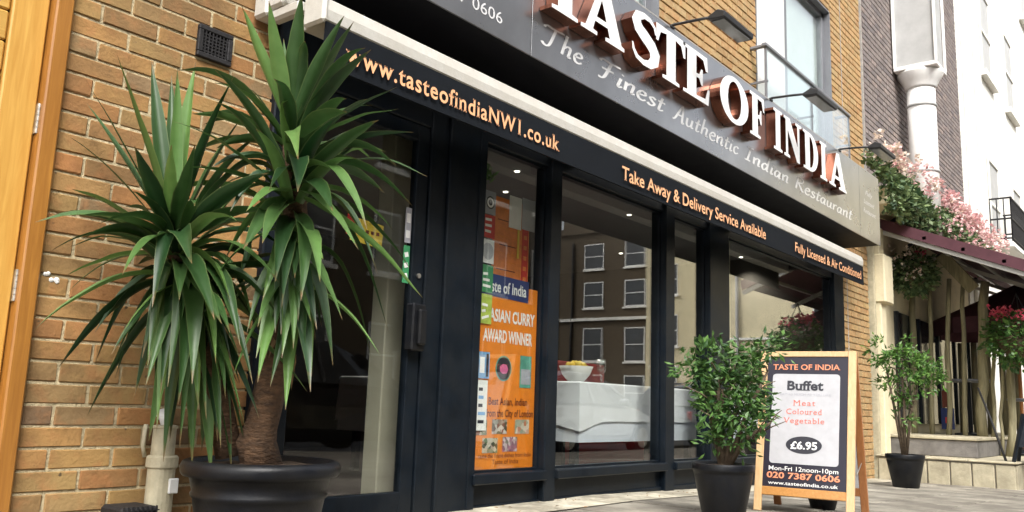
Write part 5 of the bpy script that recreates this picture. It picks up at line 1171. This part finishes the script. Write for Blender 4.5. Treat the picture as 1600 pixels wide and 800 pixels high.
basket(c2, 0.40, 'large hanging basket topped with red flowers by the thick log', 2, [(-.4, .35, .75, 60, .06, True), (-.4, -.2, .6, 25, .07, True)], 0.55)
# things on the terrace
ps = thing('parasol', 'dark plum parasol standing on the terrace behind the log fence', 'parasol', (14.2, -1.05, 0.14))
mb = MB(); n = 8; R_ = 1.15; mb.v.append(Vector((14.2, -1.05, 2.52)))
for j in range(n): a = 2*math.pi*j/n+.2; mb.v.append(Vector((14.2+R_*math.cos(a), -1.05+R_*math.sin(a), 1.98)))
for j in range(n): a = 2*math.pi*j/n+.2; mb.v.append(Vector((14.2+R_*math.cos(a), -1.05+R_*math.sin(a), 1.76)))
for j in range(n): q_ = (j+1) % n; mb.f += [(0, 1+j, 1+q_), (1+j, 9+j, 9+q_, 1+q_)]; mb.m += [0, 0]
mb.build('canopy', M['maroon'], ps); MB().tube([(14.2, -1.05, 0.14), (14.2, -1.05, 2.51)], 0.025, 10).build('pole', M['wood_red'], ps)
MB().lathe([(0.25, 0), (0.24, 0.05), (0.05, 0.08)], (14.2, -1.05, 0.139), 20).build('base', M['black'], ps)
for j in range(n): a = 2*math.pi*j/n+.2; MB().bar((14.2, -1.05, 2.47), (14.2+R_*.97*math.cos(a), -1.05+R_*.97*math.sin(a), 1.96), .015, .015).build('rib', M['wood_red'], ps)
for k, (x, y, zb, lb) in enumerate(((13.0, -0.62, .373, 'small dark terrace table behind the thin logs'), (13.3, -1.3, .139, 'small dark terrace table behind the thick log'))):
    t_ = thing('terrace_table', lb, 'table', (x, y, zb), group='tables on the terrace')
    MB().lathe([(.28, .70), (.29, .71), (.29, .73), (.28, .735)], (x, y, zb), 20).build('table_top', M['greyframe'], t_)
    MB().tube([(x, y, zb+.02), (x, y, zb+.71)], .03, 8).build('leg', M['black'], t_); MB().lathe([(.2, 0), (.2, .02), (.03, .04)], (x, y, zb), 16).build('base', M['black'], t_)
mbd = thing('menu_panel', 'small blue and red printed panel standing behind the logs', 'panel', (12.9, -0.45, .373))
q = at_X(1474, 640, 12.9)
MB().box(12.9, 12.92, q.y-.13, q.y+.03, .44, .72).build('blue_sheet', M['p_blue'], mbd); MB().box(12.9, 12.92, q.y-.10, q.y+.01, .73, .95).build('red_sheet', M['p_darkred'], mbd)
MB().box(12.894, 12.899, q.y-.08, q.y-.02, .52, .60).build('print', M['p_red'], mbd); MB().box(12.903, 12.917, q.y-.06, q.y-.03, .373, .439).build('stand', M['black'], mbd)
# a leaning stick and an easel at the frame edge
a = at_X(1528, 606, 11.55); b = at_X(1571, 703, 11.1)
lk = MB().tube([a, (a+b)/2+Vector((0, 0.01, 0)), (b.x, b.y, .139)], [.012, .013, .014], 7).build('leaning_pole', M['iron'], smooth=True); tag(lk, 'thin dark pole leaning against the thick log', 'pole')
ea = thing('black_easel', 'black folding display board at the right edge of the platform', 'display board', at_X(1592, 703, 11.0))
a = at_X(1583, 704, 11.0); b = at_X(1598, 640, 11.15); zp = .139
MB().bar((11.0, a.y, zp), (11.15, b.y, .66), .03, .03).build('leg', M['black'], ea); MB().bar((11.0, a.y-.45, zp), (11.15, b.y-.35, .66), .03, .03).build('leg', M['black'], ea)
MB().bar((11.3, a.y, zp), (11.15, b.y, .66), .03, .03).build('leg', M['black'], ea)
MB().add([(11.045, a.y-.05, .30), (11.045, a.y-.41, .30), (11.14, b.y-.33, .63), (11.14, b.y-.02, .63)], [(0, 1, 2, 3)]).build('panel', M['black'], ea)

# white stucco house further right
wh = thing('white_house', 'tall pale stucco house at the right edge with an iron balcony', 'building', (16.65, 0, -0.4))
MB().box(16.65, 34, 0.0, 9, -0.4, 16).build('wall', M['stucco'], wh)
for (x0, x1, z0, z1) in ((17.0, 17.35, -.3, 15.9), (18.05, 18.5, -.3, 15.9)): MB().box(x0, x1, -0.07, -0.001, z0, z1).build('pilaster', M['stucco'], wh, bevel=.02)
def far_window(par, x0, x1, z0, z1, face, mats=('white', 'glass_far'), off=0.0):
    """sash window on a facade: face='Y-' plane y=off, face='X-' plane x=off"""
    def bx(a, b, c, d, n0, n1, name, mat, p): 
        m_ = MB()
        if face == 'Y-': m_.box(a, b, off+n0, off+n1, c, d)
        elif face == 'Y+': m_.box(a, b, off-n1, off-n0, c, d)
        else: m_.box(off+n0, off+n1, a, b, c, d)
        return m_.build(name, M[mat], p)
    e = .07; pane = bx(x0, x1, z0, z1, -.012, -.004, 'window', mats[1], par); zm = (z0+z1)/2
    for (a, b, c, d) in ((x0, x0+e, z0, z1), (x1-e, x1, z0, z1), (x0+e, x1-e, z1-e, z1), (x0+e, x1-e, z0, z0+e), (x0+e, x1-e, zm-.03, zm+.03)): bx(a, b, c, d, -.04, -.013, 'frame', mats[0], pane)
    bx(x0-.1, x1+.1, z0-.12, z0-.005, -.12, -.001, 'sill', 'stucco', pane)
for x in (18.9, 21.6, 24.6):
    for z in (3.9, 7.6, 11.0): far_window(wh, x, x+1.1, z, z+1.9, 'Y-', ('stucco', 'lead'))
for k, (x, z) in enumerate(((18.7, 4.0), (21.4, 4.0))):
    fb = MB(); y0 = -.42
    MB().box(x, x+1.7, y0, -.001, z-.12, z).build('balcony_slab', M['stucco'], wh, bevel=.02)
    for i in range(15): fb.bar((x+.02+i*.1185, y0+.02, z), (x+.02+i*.1185, y0+.02, z+.85), .018, .018, up=(0, 1, 0))
    for i in range(4): fb.bar((x+.02, y0+.02+i*.12, z), (x+.02, y0+.02+i*.12, z+.85), .018, .018, up=(0, 1, 0)); fb.bar((x+1.68, y0+.02+i*.12, z), (x+1.68, y0+.02+i*.12, z+.85), .018, .018, up=(0, 1, 0))
    for zz_ in (z+.06, z+.45, z+.86): fb.bar((x, y0+.02, zz_), (x+1.7, y0+.02, zz_), .03, .03); fb.bar((x+.02, y0, zz_), (x+.02, 0, zz_), .03, .03); fb.bar((x+1.68, y0, zz_), (x+1.68, 0, zz_), .03, .03)
    for i in range(14):
        cx = x+.08+i*.1185; fb.tube([(cx, y0+.02, z+.48), (cx+.03, y0+.02, z+.62), (cx, y0+.02, z+.8)], .008, 5)
    fb.build('railing', M['iron'], wh)

# ================================================================== ACROSS THE STREET (mirrored in the panes)
def house_Y(name, label, x0, x1, zt, wallm, nwin, rows, y=-15.0):
    h = thing(name, label, 'building', (x0, y, -0.3)); MB().box(x0, x1, y-9, y, -0.4, zt).build('wall', M[wallm], h)
    MB().box(x0, x1, y-.3, y+.12, zt, zt+.35).build('parapet', M['stucco'], h)
    sp_ = (x1-x0)/nwin
    for i in range(nwin):
        for z in rows: far_window(h, x0+sp_*(i+.5)-.55, x0+sp_*(i+.5)+.55, z, z+1.8, 'Y+', off=y)
    return h
M['brick_opp'] = pm('opposite_brick', (0.085, 0.062, 0.036), 0.9, var=0.3, scale=9, bump=0.4)
M['cream_opp'] = pm('opposite_cream', (0.66, 0.58, 0.38), 0.9, var=0.1, scale=2)
house_Y('brown_terrace_house', 'brown brick terrace house across the street, seen mirrored in the door', 3, 13, 13.5, 'brick_opp', 4, (0.9, 4.0, 6.9, 9.8))
house_Y('brown_end_house', 'brown brick end house across the street, mirrored beside the door post', 13.05, 25.4, 14.5, 'brick_opp', 5, (0.9, 4.1, 7.2, 10.3))
house_Y('light_blocking_house', 'unseen brown brick house added across the street to block light on the left', -16, 2.95, 13, 'brick_opp', 6, (0.9, 4.0, 6.9, 9.8))  # unseen terrace extension, added to cut sky light on the left side
hx = thing('brick_end_house', 'brown brick house with white sash windows mirrored in the wide pane', 'building', (50, -29, -0.3))
MB().box(50, 60, -33.5, -24.6, -0.4, 12.6).build('wall', M['brick_opp'], hx)
MB().add([(49.8, -33.7, 12.6), (49.8, -24.4, 12.6), (49.8, -29.05, 14.2), (60, -33.7, 12.6), (60, -24.4, 12.6), (60, -29.05, 14.2)], [(0, 2, 1), (3, 4, 5), (0, 3, 5, 2), (1, 2, 5, 4), (0, 1, 4, 3)]).build('roof', M['brick_opp'], hx)
MB().box(51, 52, -33.2, -32, 12.5, 15).build('chimney', M['brick_opp'], hx)
for yc in (-29.8, -26.5):
    for z in (0.4, 3.6, 7.3, 10.0): far_window(hx, yc-.8, yc+.8, z, z+(2.3 if z < 5 else 1.8), 'X-', off=50)
MB().tube([(49.88, -31.6, -.3), (49.88, -31.6, 12)], .09, 8).build('downpipe', M['iron'], hx); MB().box(49.8, 49.99, -33.5, -24.6, 6.4, 6.6).build('string_course', M['stucco'], hx)
hc = thing('cream_end_house', 'cream rendered house with pale windows mirrored in the slim pane', 'building', (48, -21, -0.3))
MB().box(48, 60, -24.5, -17.2, -0.4, 12).build('wall', M['cream_opp'], hc)
for yc in (-22.9, -20.0):
    for z in (1.2, 4.4, 7.6): far_window(hc, yc-.7, yc+.7, z, z+2.0, 'X-', off=48)
hp = thing('plain_cream_house', 'plain cream rendered wall mirrored in the right-hand pane', 'building', (42, -12, -0.3))
MB().box(42, 60, -17.1, -3.5, -0.4, 13).build('wall', M['cream_opp'], hp)
MB().tube([(41.9, -15.6, -.3), (41.9, -15.6, 13)], .08, 8).build('downpipe', M['lead'], hp); MB().box(41.88, 41.99, -16.8, -12.5, 4.2, 4.32).build('string_course', M['stucco'], hp)
for yc in (-7.0, -11.0): far_window(hp, yc-.7, yc+.7, 4.8, 6.9, 'X-', off=42)

# ================================================================== CARS PARKED ALONG THE KERB (mirrored in the glass)
M['car_dark'] = pm('car_paint_dark', (0.012, 0.014, 0.018), 0.22, var=0.1, coat=0.8, metal=0.2)
M['car_silver'] = pm('car_paint_silver', (0.36, 0.37, 0.38), 0.3, var=0.05, coat=0.6, metal=0.6)
M['car_navy'] = pm('car_paint_navy', (0.012, 0.02, 0.05), 0.22, var=0.1, coat=0.8, metal=0.2)
M['tyre'] = pm('tyre', (0.015, 0.015, 0.016), 0.85, var=0.2)
M['red_lens'] = pm('red_lens', (0.35, 0.01, 0.01), 0.2)
def car(x0, yc, zb, paint, label):
    """hatchback, nose towards +X; lower body and glazed cabin lofted from cross-sections"""
    t_ = thing('parked_car', label, 'car', (x0+2.0, yc, zb), group='cars parked along the kerb')
    st = [(0.0, .70, .42, .72), (.06, .80, .30, .86), (.35, .85, .22, .94), (1.0, .875, .20, .95), (2.0, .88, .20, .93), (2.75, .875, .20, .92), (3.3, .85, .21, .84), (3.75, .80, .24, .74), (3.95, .66, .34, .58)]
    mb = MB(); k = 10
    for (x, w_, z0, z1) in st:
        hh = z1-z0
        for (fy, fz) in ((-.86, 0), (-1.0, .22), (-1.0, .6), (-.95, .9), (-.8, 1.0), (.8, 1.0), (.95, .9), (1.0, .6), (1.0, .22), (.86, 0)): mb.v.append(Vector((x0+x, yc+fy*w_, zb+z0+fz*hh)))
    for i in range(len(st)-1):
        for j in range(k): q_ = (j+1) % k; mb.f.append((i*k+j, (i+1)*k+j, (i+1)*k+q_, i*k+q_)); mb.m.append(0)
    mb.f += [tuple(range(k)), tuple(range(len(st)*k-1, (len(st)-1)*k-1, -1))]; mb.m += [0, 0]
    body = mb.build('body', M[paint], t_, smooth=False)
    cs_ = [(.22, .74, .92, .96, .70), (.55, .80, .93, 1.34, .60), (1.1, .82, .93, 1.46, .60), (1.8, .82, .93, 1.45, .60), (2.25, .81, .92, 1.30, .58), (2.85, .76, .90, .94, .66)]
    cb = MB(); rf = MB()
    for (x, wb, z0, z1, wt) in cs_:
        cb.v += [Vector((x0+x, yc-wb, zb+z0)), Vector((x0+x, yc-wt, zb+z1)), Vector((x0+x, yc+wt, zb+z1)), Vector((x0+x, yc+wb, zb+z0))]
    for i in range(len(cs_)-1):
        for j in range(3): cb.f.append((i*4+j, (i+1)*4+j, (i+1)*4+j+1, i*4+j+1)); cb.m.append(0)
    cab = cb.build('windows', M['glass_far'], t_)
    for (x, wb, z0, z1, wt) in cs_[1:5]:
        rf.v += [Vector((x0+x, yc-wt-.02, zb+z1-.03)), Vector((x0+x, yc-wt+.06, zb+z1+.025)), Vector((x0+x, yc+wt-.06, zb+z1+.025)), Vector((x0+x, yc+wt+.02, zb+z1-.03))]
    for i in range(3):
        for j in range(3): rf.f.append((i*4+j, (i+1)*4+j, (i+1)*4+j+1, i*4+j+1)); rf.m.append(0)
    rf.build('roof', M[paint], t_, smooth=True)
    for sy in (-1, 1):
        for (xa, za, xb, zb_) in ((.3, .96, .62, 1.36), (1.55, .94, 1.5, 1.46), (2.85, .93, 2.2, 1.34)):
            MB().bar((x0+xa, yc+sy*.80, zb+za), (x0+xb, yc+sy*.61, zb+zb_), .05, .06, up=(0, 1, 0)).build('pillar', M[paint], t_)
        for xw in (.68, 3.15):
            wh_ = MB().tube([(x0+xw, yc+sy*.70, zb+.31), (x0+xw, yc+sy*.895, zb+.31)], .31, 24).build('wheel', M['tyre'], t_)
            MB().tube([(x0+xw, yc+sy*.88, zb+.31), (x0+xw, yc+sy*.902, zb+.31)], .19, 18).build('rim', M['steel'], wh_)
        MB().box(x0+3.70, x0+3.90, yc+sy*.60-.12, yc+sy*.60+.12, zb+.56, zb+.68).build('headlight', M['lamp_glass'], t_, bevel=.03)
        MB().box(x0+.0, x0+.09, yc+sy*.66-.09, yc+sy*.66+.09, zb+.62, zb+.84).build('tail_light', M['red_lens'], t_, bevel=.02)
        MB().box(x0+2.42, x0+2.58, yc+sy*.88-.10, yc+sy*.88+.10, zb+.92, zb+1.03).build('mirror', M[paint], t_, bevel=.03)
    return t_
car(5.6, -6.35, gz(7)-0.13, 'car_dark', 'dark hatchback parked at the kerb, mirrored in the glass door')
car(11.8, -6.35, gz(12)-0.13, 'car_silver', 'silver hatchback parked at the kerb, mirrored low in the wide pane')
car(17.3, -6.35, gz(18)-0.13, 'car_navy', 'navy hatchback parked at the kerb beyond the silver one')
lt = MB(); r = random.Random(77)
for k in range(90):
    x = r.uniform(3.7, 9.0); y = -0.03-abs(r.gauss(0, .14)); p = Vector((x, y, gz(x)+.016)); a = r.uniform(0, 6.28); d = Vector((math.cos(a), math.sin(a), r.uniform(-.1, .3)))*r.uniform(.008, .022); e = Vector((-d.y, d.x, 0))*.4
    lt.add([p-d, p+e, p+d, p-e+Vector((0, 0, .004))], [(0, 1, 2, 3)])
tag(lt.build('leaf_litter', M['dry']), 'scattered dry leaf litter along the foot of the shopfront', 'litter', kind='stuff')
